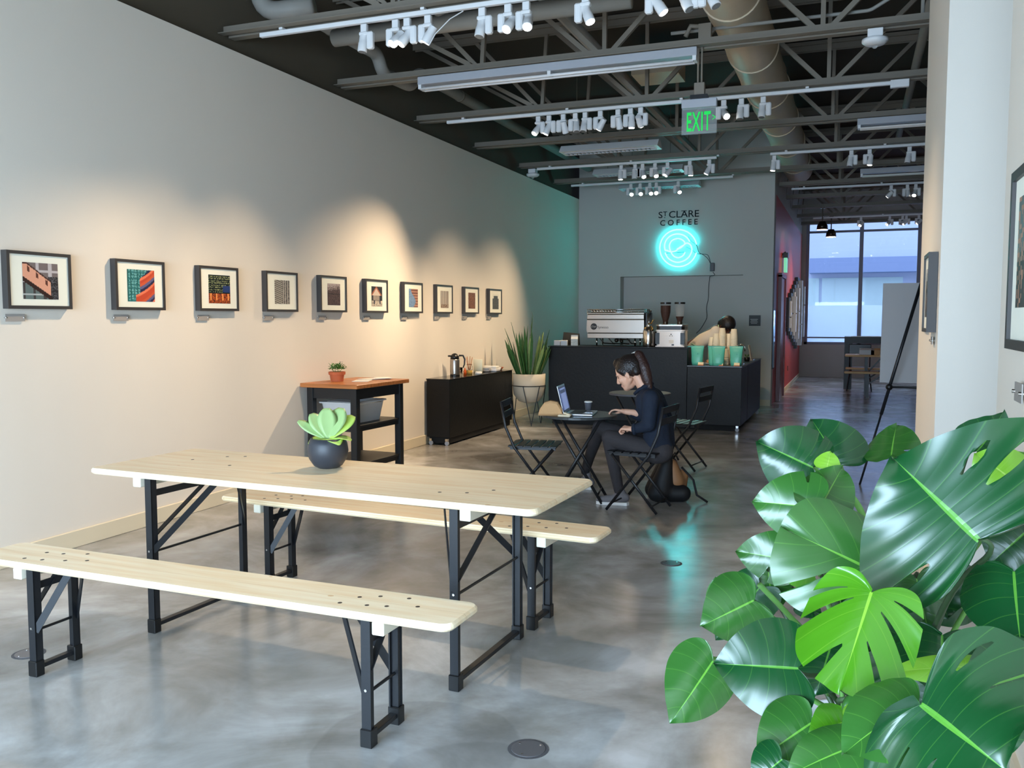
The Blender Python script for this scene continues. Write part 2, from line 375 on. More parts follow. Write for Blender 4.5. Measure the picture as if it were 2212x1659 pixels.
def fleshy(o, voxel, smooth=6, factor=0.6):
    """one continuous surface grown from the overlapping limb shapes"""
    r = o.modifiers.new('skin', 'REMESH'); r.mode = 'VOXEL'; r.voxel_size = voxel; r.use_smooth_shade = True
    if smooth: k = o.modifiers.new('soft', 'SMOOTH'); k.factor = factor; k.iterations = smooth
    return o
def auto(o, ang=40):
    me = o.data
    for p in me.polygons: p.use_smooth = True
    try: me.set_sharp_from_angle(angle=math.radians(ang))
    except Exception: pass
    return o
def B(name, c, d, m, parent=None, bev=0.0, R=None): return MB().box(c, d, R, bev).build(name, m, parent)
def struct(o, label=None): tag(o, label, None, None, 'structure'); return o
def round_rect(w, h, r, n=6):
    o = []
    for cx, cy, a0 in ((w/2-r, h/2-r, 0), (-w/2+r, h/2-r, 90), (-w/2+r, -h/2+r, 180), (w/2-r, -h/2+r, 270)):
        for k in range(n+1):
            a = math.radians(a0+90*k/n); o.append((cx+r*math.cos(a), cy+r*math.sin(a)))
    return o
def copy_tree(o, parent=None):
    c = o.copy(); C.objects.link(c); c.parent = parent
    for ch in o.children: copy_tree(ch, c)
    return c
def grid_print(name, W, H, nx, ny, fn, m, parent, origin, ux, uz):
    """flat sheet of coloured cells; fn(u,v)->rgb 0..255, v from the bottom"""
    vs = []; fs = []; origin = Vector(origin); ux = Vector(ux); uz = Vector(uz)
    for j in range(ny+1):
        for i in range(nx+1): vs.append(origin+ux*(W*(i/nx-.5))+uz*(H*(j/ny-.5)))
    cols = []
    for j in range(ny):
        for i in range(nx):
            a = j*(nx+1)+i; fs.append((a, a+1, a+nx+2, a+nx+1)); cols.append(srgb(*fn((i+.5)/nx, (j+.5)/ny)))
    me = bpy.data.meshes.new(name); me.from_pydata([tuple(v) for v in vs], [], fs); me.update()
    at_ = me.color_attributes.new('Col', 'FLOAT_COLOR', 'CORNER'); k = 0
    for p in me.polygons:
        for li in p.loop_indices: at_.data[li].color = cols[p.index]
    me.materials.append(m); o = bpy.data.objects.new(name, me); C.objects.link(o); o.parent = parent
    return o
def text_mesh(name, s, size, m, parent, loc, rot, extrude=0.004, spacing=1.0, sx=1.0, offset=0.0):
    cu = bpy.data.curves.new(name, 'FONT'); cu.body = s; cu.size = size; cu.extrude = extrude; cu.space_character = spacing; cu.offset = offset
    cu.align_x = 'CENTER'; cu.resolution_u = 3
    t = bpy.data.objects.new(name, cu); C.objects.link(t)
    dg = bpy.context.evaluated_depsgraph_get(); me = bpy.data.meshes.new_from_object(t.evaluated_get(dg))
    bpy.data.objects.remove(t); bpy.data.curves.remove(cu)
    me.materials.clear(); me.materials.append(m if not isinstance(m, str) else M[m]); me.name = name
    o = bpy.data.objects.new(name, me); C.objects.link(o); o.parent = parent; o.location = loc; o.rotation_euler = rot; o.scale = (sx, 1, 1)
    return o
ORD = ['first', 'second', 'third', 'fourth', 'fifth', 'sixth', 'seventh', 'eighth', 'ninth', 'tenth', 'eleventh', 'twelfth']
ORD2 = ORD+['thirteenth', 'fourteenth', 'fifteenth', 'sixteenth', 'seventeenth', 'eighteenth', 'nineteenth', 'twentieth', 'twenty-first', 'twenty-second', 'twenty-third', 'twenty-fourth']

# ------------------------------------------------------------------ the setting
WX = -4.57; YB = 15.03; WT = 3.53; DECK = 4.55
struct(B('floor', (0.3, 11, -0.05), (10.6, 27, 0.1), 'floor'), 'polished mottled grey concrete floor')
struct(B('ceiling', (0.3, 11, DECK+0.06), (10.6, 27, 0.12), 'deck'), 'dark painted roof deck above the joists')
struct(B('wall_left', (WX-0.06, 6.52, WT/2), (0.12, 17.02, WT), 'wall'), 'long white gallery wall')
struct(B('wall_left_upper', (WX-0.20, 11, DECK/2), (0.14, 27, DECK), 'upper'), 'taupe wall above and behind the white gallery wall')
struct(B('baseboard_left', (WX+0.008, 6.52, 0.055), (0.016, 17.0, 0.11), 'base', bev=0.004))
# back wall with shallow recess
nx0, nx1, nz = -3.815, -1.739, 2.166
bw = MB()
bw.box(((WX+nx0)/2, YB+0.15, DECK/2), (nx0-WX, 0.3, DECK)); bw.box(((nx1-1.26)/2, YB+0.15, DECK/2), (-1.26-nx1, 0.3, DECK))
bw.box(((nx0+nx1)/2, YB+0.15, (nz+DECK)/2), (nx1-nx0, 0.3, DECK-nz)); bw.box(((nx0+nx1)/2, YB+0.275, nz/2), (nx1-nx0, 0.05, nz))
struct(bw.build('wall_back', M['wall_back']), 'grey-white wall with a shallow recess behind the coffee counter')
struct(B('baseboard_back', (-1.50, YB-0.008, 0.05), (0.47, 0.016, 0.1), 'base'))
# red wall going back, white strip above
struct(B('wall_red', (-1.33, 19.17, 1.745), (0.14, 7.66, 3.49), 'red'), 'red painted wall of the far room')
struct(B('wall_red_upper', (-1.33, 19.17, 4.02), (0.14, 7.66, 1.06), 'wall_back'))
struct(B('baseboard_red', (-1.252, 19.6, 0.04), (0.016, 6.7, 0.08), 'base'))
# far window wall
fw = MB(); YW = 23.0
fw.box((0.9, YW+0.12, 0.40), (4.6, 0.24, 0.80)); fw.box((-1.21, YW+0.12, 2.3), (0.1, 0.24, 3.0)); fw.box((3.1, YW+0.12, 2.3), (0.9, 0.24, 3.0)); fw.box((0.9, YW+0.12, 4.17), (4.6, 0.24, 0.76))
struct(fw.build('wall_far', M['wall_back']), 'low wall under the far window')
wn = struct(thing('window_1', None, None, (0, 0, 0))); del_ = None
wf = MB()
for x in (-1.13, 0.11, 1.39, 2.62): wf.box((x, YW+0.06, 2.3), (0.09, 0.1, 3.0))
wf.box((0.75, YW+0.06, 3.78), (3.9, 0.1, 0.08)); wf.box((0.75, YW+0.06, 0.83), (3.9, 0.1, 0.06)); wf.box((0.75, YW+0.02, 0.97), (3.9, 0.05, 0.035)); wf.box((0.75, YW+0.06, 3.55), (3.9, 0.08, 0.05))
wf.build('window_frame', M['window_frame'], wn)
for i, x0 in enumerate((-1.08, 0.16, 1.44)):
    B('pane', (x0+0.575, YW+0.08, 2.3), (1.18, 0.008, 2.94), 'glass', wn)
    o = B('frosted_film', (x0+0.575, YW+0.073, 1.30), (1.17, 0.002, 0.92), 'frost', wn)
# street scene beyond the far window
fac = thing('street_building', 'pale blue-green building facade seen through the far window', 'building', (1.5, 33, 0))
B('facade', (0, 0.5, 4), (22, 1, 8), mat('facade', srgb(206, 216, 236), 0.9, var=0.08, scale=0.8), fac)
for k, (x, ww) in enumerate(((-3.3, 1.2), (-1.3, 2.6), (1.8, 1.5), (4.2, 2.0))):
    B('shop_window', (x, -0.03, 1.9), (ww, 0.06, 1.9), mat('shop_pane', srgb(214, 240, 238), 0.4), fac)
B('awning', (1.5, -0.4, 3.25), (9, 0.8, 0.5), mat('awning', srgb(150, 168, 205), 0.8), fac)
for k, (x, z) in enumerate(((-2.2, 3.7), (0.2, 3.9), (2.2, 3.6))):
    pass
struct(B('trim_1', (1.5, 28, -0.05), (24, 9.8, 0.1), mat('pavement', srgb(120, 125, 135), 0.9)), 'pavement outside the far window')
# right side: near wall, pier, outer wall
struct(B('wall_right', (0.62, 0.64, DECK/2), (0.24, 6.08, DECK), 'wall'), 'white wall carrying a framed picture at the right edge')
struct(B('baseboard_right', (0.492, 0.64, 0.055), (0.016, 6.06, 0.11), 'base'))
struct(B('wall_pier', (1.0, 5.725, DECK/2), (1.20, 1.45, DECK), 'wall'), 'white pier with a warm-lit left side')
pb = MB(); pb.box((1.0, 4.992, 0.055), (1.22, 0.016, 0.11)); pb.box((0.392, 5.725, 0.055), (0.016, 1.47, 0.11)); struct(pb.build('baseboard_pier', M['base']))
struct(B('wall_right_outer', (3.55, 11, DECK/2), (0.14, 27, DECK), 'wall_back'))
# shop front behind the camera
sf = MB(); YF = -2.45
sf.box((0.3, YF, 0.15), (8, 0.16, 0.3)); sf.box((0.3, YF, 4.0), (8, 0.16, 1.1)); sf.box((-4.5, YF, 2.2), (0.5, 0.16, 4.4)); sf.box((2.2, YF, 2.2), (3.2, 0.16, 4.4))
struct(sf.build('wall_front', M['wall_back']), 'shop front wall with a wide window')
w2 = struct(thing('window_2', None, None, (0, 0, 0))); m2 = MB()
for x in (-4.22, -2.6, -1.0, 0.56): m2.box((x, YF, 1.88), (0.07, 0.1, 3.14))
m2.build('window_frame', M['window_frame'], w2)

# ------------------------------------------------------------------ ceiling: joists, tracks, lights, duct, pipes
CHORD = 3.65
def joist(y, label, xr=3.4):
    t = thing('steel_joist', label, 'joist', (0, y, 0), group='steel roof joists')
    b = MB(); b.box((( -4.66+xr)/2, -0.03, CHORD+0.035), (xr+4.66, 0.006, 0.07)); b.box(((-4.66+xr)/2, -0.065, CHORD+0.003), (xr+4.66, 0.07, 0.006))
    b.box(((-4.66+xr)/2, 0.03, CHORD+0.035), (xr+4.66, 0.006, 0.07)); b.box(((-4.66+xr)/2, 0.065, CHORD+0.003), (xr+4.66, 0.07, 0.006))
    b.build('bottom_chord', M['steel'], t)
    b = MB(); zt = DECK-0.05
    b.box(((-4.7+xr)/2, 0, zt+0.02), (xr+4.7, 0.12, 0.04)); b.box(((-4.7+xr)/2, -0.03, zt-0.02), (xr+4.7, 0.008, 0.08)); b.box(((-4.7+xr)/2, 0.03, zt-0.02), (xr+4.7, 0.008, 0.08)); b.build('top_chord', M['steel'], t)
    z0, z1 = CHORD+0.05, zt-0.01
    webs = [(-3.25, z0, -4.66, z1), (-3.22, z0, -3.98, z1), (-3.17, z0, -3.12, z1)]
    n = -2.04
    while n < xr-0.8:
        webs += [(n-0.06, z0, n-0.83, z1), (n, z0, n, z1), (n+0.06, z0, n+0.86, z1)]
        if n < -1.9: webs.append((n-0.14, z0, n-1.02, z1))
        n += 1.75
    for x0, za, x1, zb in webs:
        MB().bar((x0, 0, za), (x1, 0, zb), 0.036, 0.04).build('web_member', M['steel'], t)
    return t
jn = 0
names = ['nearest', 'second', 'third', 'fourth', 'fifth', 'sixth', 'seventh', 'eighth', 'ninth', 'tenth', 'farthest']
JY = [5.80+1.63*k for k in range(11)]
for k, y in enumerate(JY):
    if y < 15: joist(y, '%s grey steel joist from the camera, spanning the ceiling' % names[k])
    else:
        j = joist(y, '%s grey steel joist from the camera, over the far room behind the counter wall' % names[k])
        if y > YB:  # only the part in the far room
            for ch in list(j.children):
                me = ch.data.copy(); ch.data = me
                xs = [v.co.x for v in me.vertices]
                if max(xs) < -1.2: bpy.data.objects.remove(ch)
                else:
                    for v in me.vertices:
                        if v.co.x < -1.24: v.co.x = -1.24

ZT = 3.625
def make_head(x, y, yaw, pitch, lit, label, side=1, power=0, cone=55, group=None, col=(1, 0.76, 0.50)):
    t = thing('track_spotlight', label, 'spotlight', (x, y, ZT-0.035), 0, group or 'track lights')
    B('adapter', (0, 0, -0.025), (0.05, 0.034, 0.06), 'white_m', t, 0.004)
    d = MB(); d.box((0, 0, -0.065), (0.07, 0.05, 0.025), None, 0.006); d.box((side*0.05, 0, -0.115), (0.052, 0.045, 0.125), None, 0.010); d.build('driver_box', M['white_m'], t)
    hd = bpy.data.objects.new('lamp_barrel', MB().lathe([(0.018, 0.062), (0.030, 0.06), (0.032, 0.0), (0.035, -0.004), (0.035, -0.062), (0.028, -0.066)], n=16).mesh('lamp_barrel'))
    C.objects.link(hd); hd.data.materials.append(M['white_m']); auto(hd); hd.parent = t; hd.location = (-side*0.012, 0, -0.128)
    dv = Vector((math.cos(yaw)*math.cos(pitch), math.sin(yaw)*math.cos(pitch), -math.sin(pitch)))
    hd.rotation_euler = dv.to_track_quat('-Z', 'Y').to_euler()
    MB().lathe([(0.001, -0.0675), (0.029, -0.0675), (0.029, -0.064)], n=16, cap=False).build('lens', M['lens_on' if lit else 'lens_off'], hd)
    if power:
        l = bpy.data.lights.new('spot_beam', 'SPOT'); l.energy = power; l.color = col; l.spot_size = math.radians(cone); l.spot_blend = 1.0; l.shadow_soft_size = 0.03
        lo = bpy.data.objects.new('spot_beam', l); C.objects.link(lo); lo.parent = hd; lo.location = (0, 0, -0.075)
    return t
def track(y, x0, x1, label, feed=None):
    t = thing('light_track', label, 'light track', (x0, y, ZT), group='white lighting tracks')
    B('rail', ((x1-x0)/2, 0, -0.008), (x1-x0, 0.036, 0.032), 'white_m', t, 0.003)
    if feed is not None: B('feed_box', (feed-x0, 0, -0.018), (0.16, 0.05, 0.07), 'white_m', t, 0.004)
    for k in range(int((x1-x0)/1.2)+1): B('clip', (0.2+k*1.2, 0, 0.018), (0.03, 0.05, 0.016), 'white_m', t)
    return t
track(5.78, -4.32, 0.45, 'white light track under the nearest joist')
track(9.03, -4.28, 0.30, 'white light track under the third joist, crossing behind the exit sign', 0.33)
track(12.29, -4.38, -1.80, 'white light track under the fifth joist, left half')
track(12.29, -1.10, 2.2, 'white light track under the fifth joist, right half')
track(14.02, -4.40, -1.80, 'white light track nearest the counter wall')
track(15.72, -1.05, 2.6, 'white light track over the far room, just past the counter wall')
track(20.44, -0.9, 2.6, 'white light track close to the far window')

WALL = math.radians(180)
def aim(x, y, tx, ty, tz):
    d = Vector((tx-x, ty-y, tz-(ZT-0.16))); return math.atan2(d.y, d.x), math.atan2(-d.z, math.hypot(d.x, d.y))
def heads(y, lst, where):
    for k, h in enumerate(lst):
        px, tgt, lit, side, power = h[:5]; x = at(px, 60 if y < 6 else (262 if y < 10 else (375 if y < 13 else 412)), y).x
        yw, pt = aim(x, y, *tgt)
        make_head(x, y, yw, pt, lit, '%s white spotlight from the left on %s, %s' % (ORD[k], where, 'lit' if lit else 'unlit'), side, power, h[5] if len(h) > 5 else 62)
heads(5.78, [(787, (WX+.9, 5.5, 0.3), 0, 1, 0), (855, (WX, 3.5, 0.7), 1, -1, 190, 46), (880, (WX, 4.4, 0.9), 1, 1, 175, 52), (925, (WX, 5.7, 0.8), 1, -1, 215, 58), (1042, (-2.8, 5.0, 0), 0, 1, 0),
             (1098, (-2.9, 3.4, 0.75), 1, -1, 170, 50), (1137, (-1.6, 3.5, 0.75), 1, -1, 170, 50), (1265, (-0.6, 5.2, 0.8), 1, -1, 30), (1418, (0.4, 5.7, 0.9), 1, -1, 110), (1484, (0.1, 5.3, 1.2), 0, 1, 0), (1533, (0.2, 5.3, 1.2), 0, -1, 0)], 'the nearest track')
heads(9.03, [(1163, (WX, 7.2, 0.6), 1, 1, 560, 64), (1186, (WX, 8.6, 0.2), 1, 1, 230, 58), (1217, (-2.6, 10.5, 0.6), 0, -1, 0), (1243, (-2.4, 8.0, 0.0), 0, -1, 0), (1264, (-2.9, 8.2, 0), 0, 1, 0),
             (1297, (WX, 10.0, 0.65), 1, -1, 330, 62), (1335, (-2.2, 10.8, 0), 0, -1, 0), (1362, (-2.2, 9.0, 0), 1, -1, 40), (1384, (-1.75, 11.9, 1.2), 1, 1, 230, 36),
             (1563, (0.4, 5.9, 0.9), 1, -1, 320, 40), (1601, (-1.1, 8.4, 0), 0, 1, 0), (1648, (-0.95, 8.4, 0), 0, 1, 0)], 'the track behind the exit sign')
heads(12.29, [(1342, (-3.0, 12.3, 0.4), 1, 1, 15), (1372, (-2.8, 12.2, 0), 0, 1, 0), (1388, (-2.0, 10.6, 0.8), 1, -1, 15), (1415, (-2.0, 10.6, 0.9), 1, -1, 15), (1442, (WX, 10.9, 0.7), 1, -1, 400, 60),
              (1490, (-2.1, 12.3, 0.4), 1, -1, 15), (1532, (-3.2, 12.2, 1.0), 1, 1, 25)], 'the left track of the fifth joist')
heads(12.29, [(1672, (-1.3, 12.3, 0.9), 1, 1, 10), (1838, (-0.4, 12.0, 0.5), 0, 1, 0), (1877, (-0.2, 12.2, 0.4), 1, -1, 10), (1963, (0.2, 12.0, 0.9), 0, 1, 0)], 'the right track of the fifth joist')
heads(14.02, [(1363, (-2.9, 11.6, 1.2), 1, -1, 8), (1383, (-2.8, 11.6, 1.2), 1, -1, 8), (1404, (-2.3, 11.8, 1.2), 1, -1, 8), (1418, (-1.9, 11.4, 1.1), 1, 1, 30), (1465, (-1.6, 11.9, 1.0), 1, -1, 55)], 'the track nearest the counter wall')
heads(15.72, [(1925, (-1.3, 17.3, 1.6), 1, 1, 140), (1960, (1.0, 15.2, 0.3), 0, -1, 0), (1978, (0.2, 13.6, 0.9), 1, 1, 12)], 'the track past the counter wall')
for k, (px, tz, lit) in enumerate(((1860, 3.0, 1), (1922, 1.0, 1), (1950, 1.2, 0), (1958, 3.2, 1), (1985, 3.0, 1))):
    x = at(px, 470, 20.44).x; yw, pt = aim(x, 20.44, -1.26, 18.6+k*0.4, 1.5)
    make_head(x, 20.44, yw, pt, lit, '%s spotlight from the left on the track close to the far window' % ORD[k], 1 if k % 2 else -1, 110 if lit and k < 4 else 0)
for k, (px, py) in enumerate(((1776, 492), (1795, 508))):
    p = at(px, py, (18.84, 20.47)[k]); t = thing('pendant_floodlight', ['upper', 'lower'][k]+' brown drum floodlight hanging before the far window', 'lamp', (p.x, p.y+0.065, p.z-0.03), group='drum floodlights')
    MB().lathe([(0.11, 0), (0.10, 0.08), (0.06, 0.16)], n=16).build('lamp_housing', M['steel_dk'], t, True)
    MB().lathe([(0.001, -0.004), (0.10, -0.004)], n=16, cap=False).build('lens', M['lens_on'], t)
    MB().tube([(0, 0, 0.16), (0, 0, CHORD-p.z+0.035)], 0.012).box((0, 0, CHORD-p.z+0.03), (0.09, 0.09, 0.02)).build('hanging_rod', M['steel_dk'], t)

# fluorescent fixtures
def strip_light(x0, x1, y, label):
    t = thing('fluorescent_strip', label, 'ceiling light', ((x0+x1)/2, y, CHORD-0.005), group='open fluorescent strip lights'); L = x1-x0
    B('channel', (0, 0, -0.035), (L, 0.11, 0.07), 'grey_m', t, 0.004)
    for k in (-1, 1):
        MB().tube([(-L/2+0.03, k*0.035, -0.105), (L/2-0.03, k*0.035, -0.105)], 0.013, 10).build('fluorescent_tube', M['white_g'], t, True)
    for x in (-L/2+0.02, 0, L/2-0.02): B('lampholder', (x, 0, -0.088), (0.03, 0.10, 0.04), 'white_m', t)
strip_light(-3.78, -1.25, 7.40, 'long unlit fluorescent strip under the second joist')
strip_light(-0.03, 2.4, 10.66, 'unlit fluorescent strip under the fourth joist, right of the duct')
strip_light(0.02, 2.4, 14.2, 'unlit fluorescent strip far back on the right, beyond the duct')
def louvre_light(px0, py0, px1, z, y, label):
    x0 = at(px0, py0, y).x; x1 = at(px1, py0, y).x; L = x1-x0
    t = thing('louvre_light', label, 'ceiling light', ((x0+x1)/2, y, z), group='hanging louvre light troughs')
    sh = MB(); sh.prism([(-0.15, 0), (0.15, 0), (0.06, 0.09), (-0.06, 0.09)], -L/2, L/2, R=Matrix(((0, 0, 1), (1, 0, 0), (0, 1, 0)))); sh.build('housing', M['white_m'], t)
    lv = MB()
    for k in range(int(L/0.06)): lv.box((-L/2+0.08+k*(L-0.16)/int(L/0.06), 0, -0.006), (0.008, 0.13, 0.012))
    lv.box((0, -0.065, -0.006), (L-0.1, 0.006, 0.012)); lv.box((0, 0.065, -0.006), (L-0.1, 0.006, 0.012)); lv.build('louvre', M['grey_m'], t)
    for x in (-L*0.35, L*0.35): MB().tube([(x, 0, 0.09), (x, 0, DECK-z)], 0.004, 6).build('hanging_wire', M['steel'], t)
louvre_light(1215, 335, 1425, 3.56, 11.0, 'white louvred light trough hanging behind the fourth joist')
louvre_light(1285, 378, 1477, 3.60, 13.1, 'white louvred light trough between the fifth and sixth joists')
louvre_light(1340, 405, 1512, 3.58, 14.55, 'white louvred light trough close to the counter wall, lit cyan')

# spiral duct
t = thing('round_air_duct', 'large round tan air duct running back under the ceiling', 'duct', (0, 0, 0))
DX, DZ, DR = -0.99, 4.06, 0.235
pr = []; n = 0; d = MB(); pts = []; rs = []
y = 3.0
while y < 16.6:
    pts.append((DX, y, DZ)); rs.append(DR*(1.035 if n % 9 == 0 else 1.0)); y += 0.13; n += 1
d.tube(pts, rs, 32); auto(d.build('duct_body', M['duct'], t), 60)
for k in range(8):
    y = 4.2+k*1.6; MB().tube([(DX, y-0.02, DZ), (DX, y+0.02, DZ)], DR+0.012, 32).build('seam_collar', M['duct'], t, False)
B('register', (-2.1, 9.9, 4.25), (0.5, 0.5, 0.3), 'duct', t)
# pipes
def pipe(name, label, pts, r, bands=()):
    t = thing(name, label, 'pipe', pts[0]); o = Vector(pts[0]); P = [Vector(p)-o for p in pts]
    # rounded polyline
    q = [P[0]]
    for i in range(1, len(P)-1):
        a = (P[i-1]-P[i]); b = (P[i+1]-P[i]); rr = min(r*2.2, a.length*.45, b.length*.45); a.normalize(); b.normalize()
        for k in range(6):
            s = k/5; p0 = P[i]+a*rr; p2 = P[i]+b*rr; q.append(p0*(1-s)**2+P[i]*2*s*(1-s)+p2*s*s)
    q.append(P[-1]); MB().tube(q, r, 16).build('pipe_run', M['pipe'], t, True)
    for b in bands:
        b = Vector(b)-o; dx = Vector((0.025, 0, 0)) if abs(b.x) > 99 else None
        MB().lathe([(r+0.006, -0.015), (r+0.006, 0.015)], b, 16, Matrix.Rotation(PI/2, 3, 'X')).build('pipe_clamp', M['steel'], t)
    return t
pipe('drain_pipe', 'fat grey drain pipe along the left wall above the white wall, with an S-bend', [(-4.34, 6.42, 3.98), (-4.34, 7.6, 3.98), (-4.34, 7.7, 3.82), (-4.34, 8.3, 3.84), (-4.34, 8.45, 4.02), (-4.34, 14.8, 4.02)], 0.062, ((-4.34, 6.8, 3.98), (-4.34, 9.5, 4.02)))
pipe('cross_pipe', 'grey pipe crossing the ceiling just behind the nearest joist', [(-4.15, 6.55, 3.80), (-1.6, 6.55, 3.80)], 0.07)
pipe('riser_pipe', 'vertical grey pipe dropping into the cross pipe', [(-3.15, 6.55, 4.5), (-3.15, 6.55, 3.82)], 0.055)
pipe('stub_pipe', 'capped white insulated pipe elbow at the top left above the wall', [(-4.60, 6.1, 4.45), (-4.56, 6.12, 3.92), (-4.12, 6.2, 3.95)], 0.075)
pipe('long_side_pipe', 'straight grey pipe running back at the right of the duct', [(0.55, 5.5, 4.2), (0.55, 15.4, 4.2)], 0.045)
pipe('second_side_pipe', 'grey pipe running back near the right wall above the pier', [(1.15, 6.6, 4.3), (1.15, 15.4, 4.3)], 0.06)
pipe('small_conduit', 'thin conduit bending along the second joist at the right', [(-1.5, 7.55, 3.83), (0.05, 7.55, 3.83), (0.3, 7.5, 3.95), (0.3, 7.4, 4.5)], 0.014)
pipe('bent_conduit', 'second thin conduit rising near the right end of the second joist', [(0.42, 7.55, 3.76), (0.42, 7.5, 4.5)], 0.014)
pipe('middle_pipe', 'grey pipe running back between the left wall and the duct', [(-2.55, 6.3, 4.2), (-2.55, 14.9, 4.2)], 0.06)
o = MB(); p0 = (-3.3, 5.95, 3.9)
for k in range(3): o.tube([(p0[0]+0.14*math.cos(a*PI/8), p0[1]+0.01*k, p0[2]+0.12*math.sin(a*PI/8)) for a in range(17)], 0.005, 6)
tag(o.build('cable_coil', M['white_g']), 'coil of white cable hung over the nearest joist', 'cable')
o = MB().tube([(-2.62+0.0, 5.8, 3.60), (-2.70, 5.75, 3.54), (-2.80, 5.72, 3.44), (-2.84, 5.7, 3.36)], 0.004, 6)
tag(o.build('loose_wire', M['white_g']), 'thin loose white wire dangling from the nearest track', 'wire')

# smoke alarms
for k, (px, py, y) in enumerate(((1890, 92, 7.42), (1151, 382, 12.4))):
    p = at(px, py, y); t = thing('smoke_alarm', ['round white strobe alarm under the second joist by the right wall', 'small white strobe alarm near the left wall, far back'][k], 'alarm', (p.x, p.y, CHORD-0.01), group='ceiling alarms')
    B('mounting_box', (0, 0, -0.03), (0.11, 0.11, 0.06), 'white_m', t, 0.004)
    MB().lathe([(0.045, -0.06), (0.095, -0.07), (0.095, -0.09), (0.07, -0.11), (0.01, -0.115)][::-1], n=24).build('alarm_body', M['white_m'], t, True)
    MB().ball((0, 0, -0.118), 0.022).build('strobe_dome', M['glass'], t, True)
# sprinkler / valve bits on the second joist
t = thing('conduit_box', 'grey junction box on top of the second joist beside the duct', 'junction box', (-1.2, 7.45, CHORD+0.07))
B('box_body', (0, 0, 0.06), (0.10, 0.07, 0.12), 'steel', t); MB().tube([(0, 0, 0.1), (-0.12, 0, 0.12), (-0.16, 0, 0.04)], 0.02).build('conduit_elbow', M['steel'], t, True)

# exit sign
t = thing('exit_sign', 'hanging exit sign with green letters on a clear plate', 'exit sign', (-1.235, 7.43, 3.22)); t.rotation_euler = (0, 0, math.radians(1))
B('canopy_box', (0, 0, 0.10), (0.085, 0.06, 0.10), 'steel', t, 0.004); B('top_plate', (0, 0, 0.035), (0.14, 0.09, 0.03), 'blackp', t)
B('housing', (0, 0, -0.015), (0.285, 0.06, 0.07), 'grey_m', t, 0.004)
MB().tube([(-0.015, 0, 0.15), (-0.015, 0, 0.45)], 0.008).tube([(0.015, 0, 0.15), (0.015, 0, 0.45)], 0.008).build('hanging_rod', M['steel'], t)
B('clear_plate', (0, 0, -0.155), (0.285, 0.008, 0.21), 'exit_pl', t)
text_mesh('letters', 'EXIT', 0.215, 'exit_g', t, (-0.005, -0.008, -0.232), (PI/2, 0, 0), 0.003, 1.1, 0.42, 0.003)
text_mesh('arrow', '>', 0.09, 'exit_g', t, (0.12, -0.008, -0.165), (PI/2, 0, 0), 0.002, 1, 0.6)

# ------------------------------------------------------------------ pictures on the left wall
rnd = random.Random(4)
def nz_(u, v, s=1): return (math.sin(u*12.9898*s+v*78.233*s)*43758.5453) % 1
def p1(u, v):
    top = 1.0-0.72*max(0, u-.12); bot = 0.62-0.66*u
    if u < .78 and bot < v < top:
        if v > top-.05: return (74, 46, 40)
        if int(u*16) % 4 == 2 and top-.22 < v < top-.08: return (92, 50, 40)
        return (220, 158, 130)
    if u < .8 and bot-.13 < v <= bot: return (46, 26, 24)
    if u > .72 and v < .62: return (34, 34, 38) if nz_(u, v) > .3 else (92, 92, 96)
    if v > .45: return (186, 178, 178) if int(v*16) % 4 == 0 or int(u*11) % 4 == 0 else (116, 104, 102)
    return (170, 176, 174) if abs(v-.13) < .02 else ((96, 112, 110) if int(u*14) % 4 else (64, 60, 60))
def p2(u, v):
    k = v-0.9*(u-0.5)
    if u > 0.45 and k < 0.75 and v > 0.15 or (u > 0.3 and v < 0.35*u+0.1):
        b = (v-0.35*u*u*1.3)*11
        return [(198, 74, 46), (228, 120, 84), (42, 42, 74), (98, 96, 132), (206, 88, 52)][int(b*1.0) % 5]
    return (30, 96, 92) if int(u*26) % 3 == 0 or nz_(u, v) > .7 else ((110, 170, 168) if int(v*30) % 3 else (52, 120, 124))
def p3(u, v):
    if v < 0.34: return (236, 150, 80) if (int(u*15) % 4 == 1 and v > 0.1) else ((178, 82, 36) if nz_(u, v) > .35 else (60, 24, 16))
    if u > .65 and .4 < v < .62: return (40, 60, 110)
    return (160, 164, 112) if (int(v*26) % 2 == 0 and nz_(u, v) > .55) else (16, 28, 30)
def p4(u, v):
    if u < .5: return (176, 170, 156) if int((v+u*.25)*24) % 2 else (88, 82, 76)
    return (196, 190, 176) if int(u*22) % 3 == 0 else ((60, 56, 54) if nz_(u, v) > .4 else (136, 130, 122))
def p5(u, v):
    if v > .62 and nz_(u, v, .2)*0.3+u*.1 < v-.62: return (176, 160, 156)
    return (40, 26, 30) if abs(v-.52) < .03 or nz_(u, v) > .6 else (98, 76, 74)
def p6(u, v):
    if v > .55 and abs(u-.45) < (1.0-v)*1.15: return (196, 180, 166) if v < .9-abs(u-.45)*.9 else (164, 92, 66)
    if .3 < v <= .55 and abs(u-.45) < .3: return (172, 160, 148) if int(u*22) % 2 else (112, 102, 96)
    for cx in (.25, .78):
        if abs(u-cx) < .05 and .1 < v < .42 or (abs(u-cx) < .035 and v < .5 and v > .4): return (30, 34, 54)
    return (196, 184, 168) if v < .28 and nz_(u, v) > .2 else (44, 42, 46)
def p7(u, v):
    if u > .5+.25*math.sin(v*5): return (176, 128, 104) if int(v*20) % 3 else (106, 62, 52)
    return (122, 150, 184) if nz_(u, v) > .25 else (84, 104, 128)
def p8(u, v):
    if v < .22: return (110, 76, 60) if nz_(u, v) > .4 else (190, 170, 150)
    return (104, 84, 74) if int(u*14) % 3 == 0 else (200, 186, 170)
def p9(u, v): return (60, 30, 22) if int((u+v)*14) % 3 == 0 else ((170, 116, 84) if nz_(u, v) > .5 else (112, 62, 44))
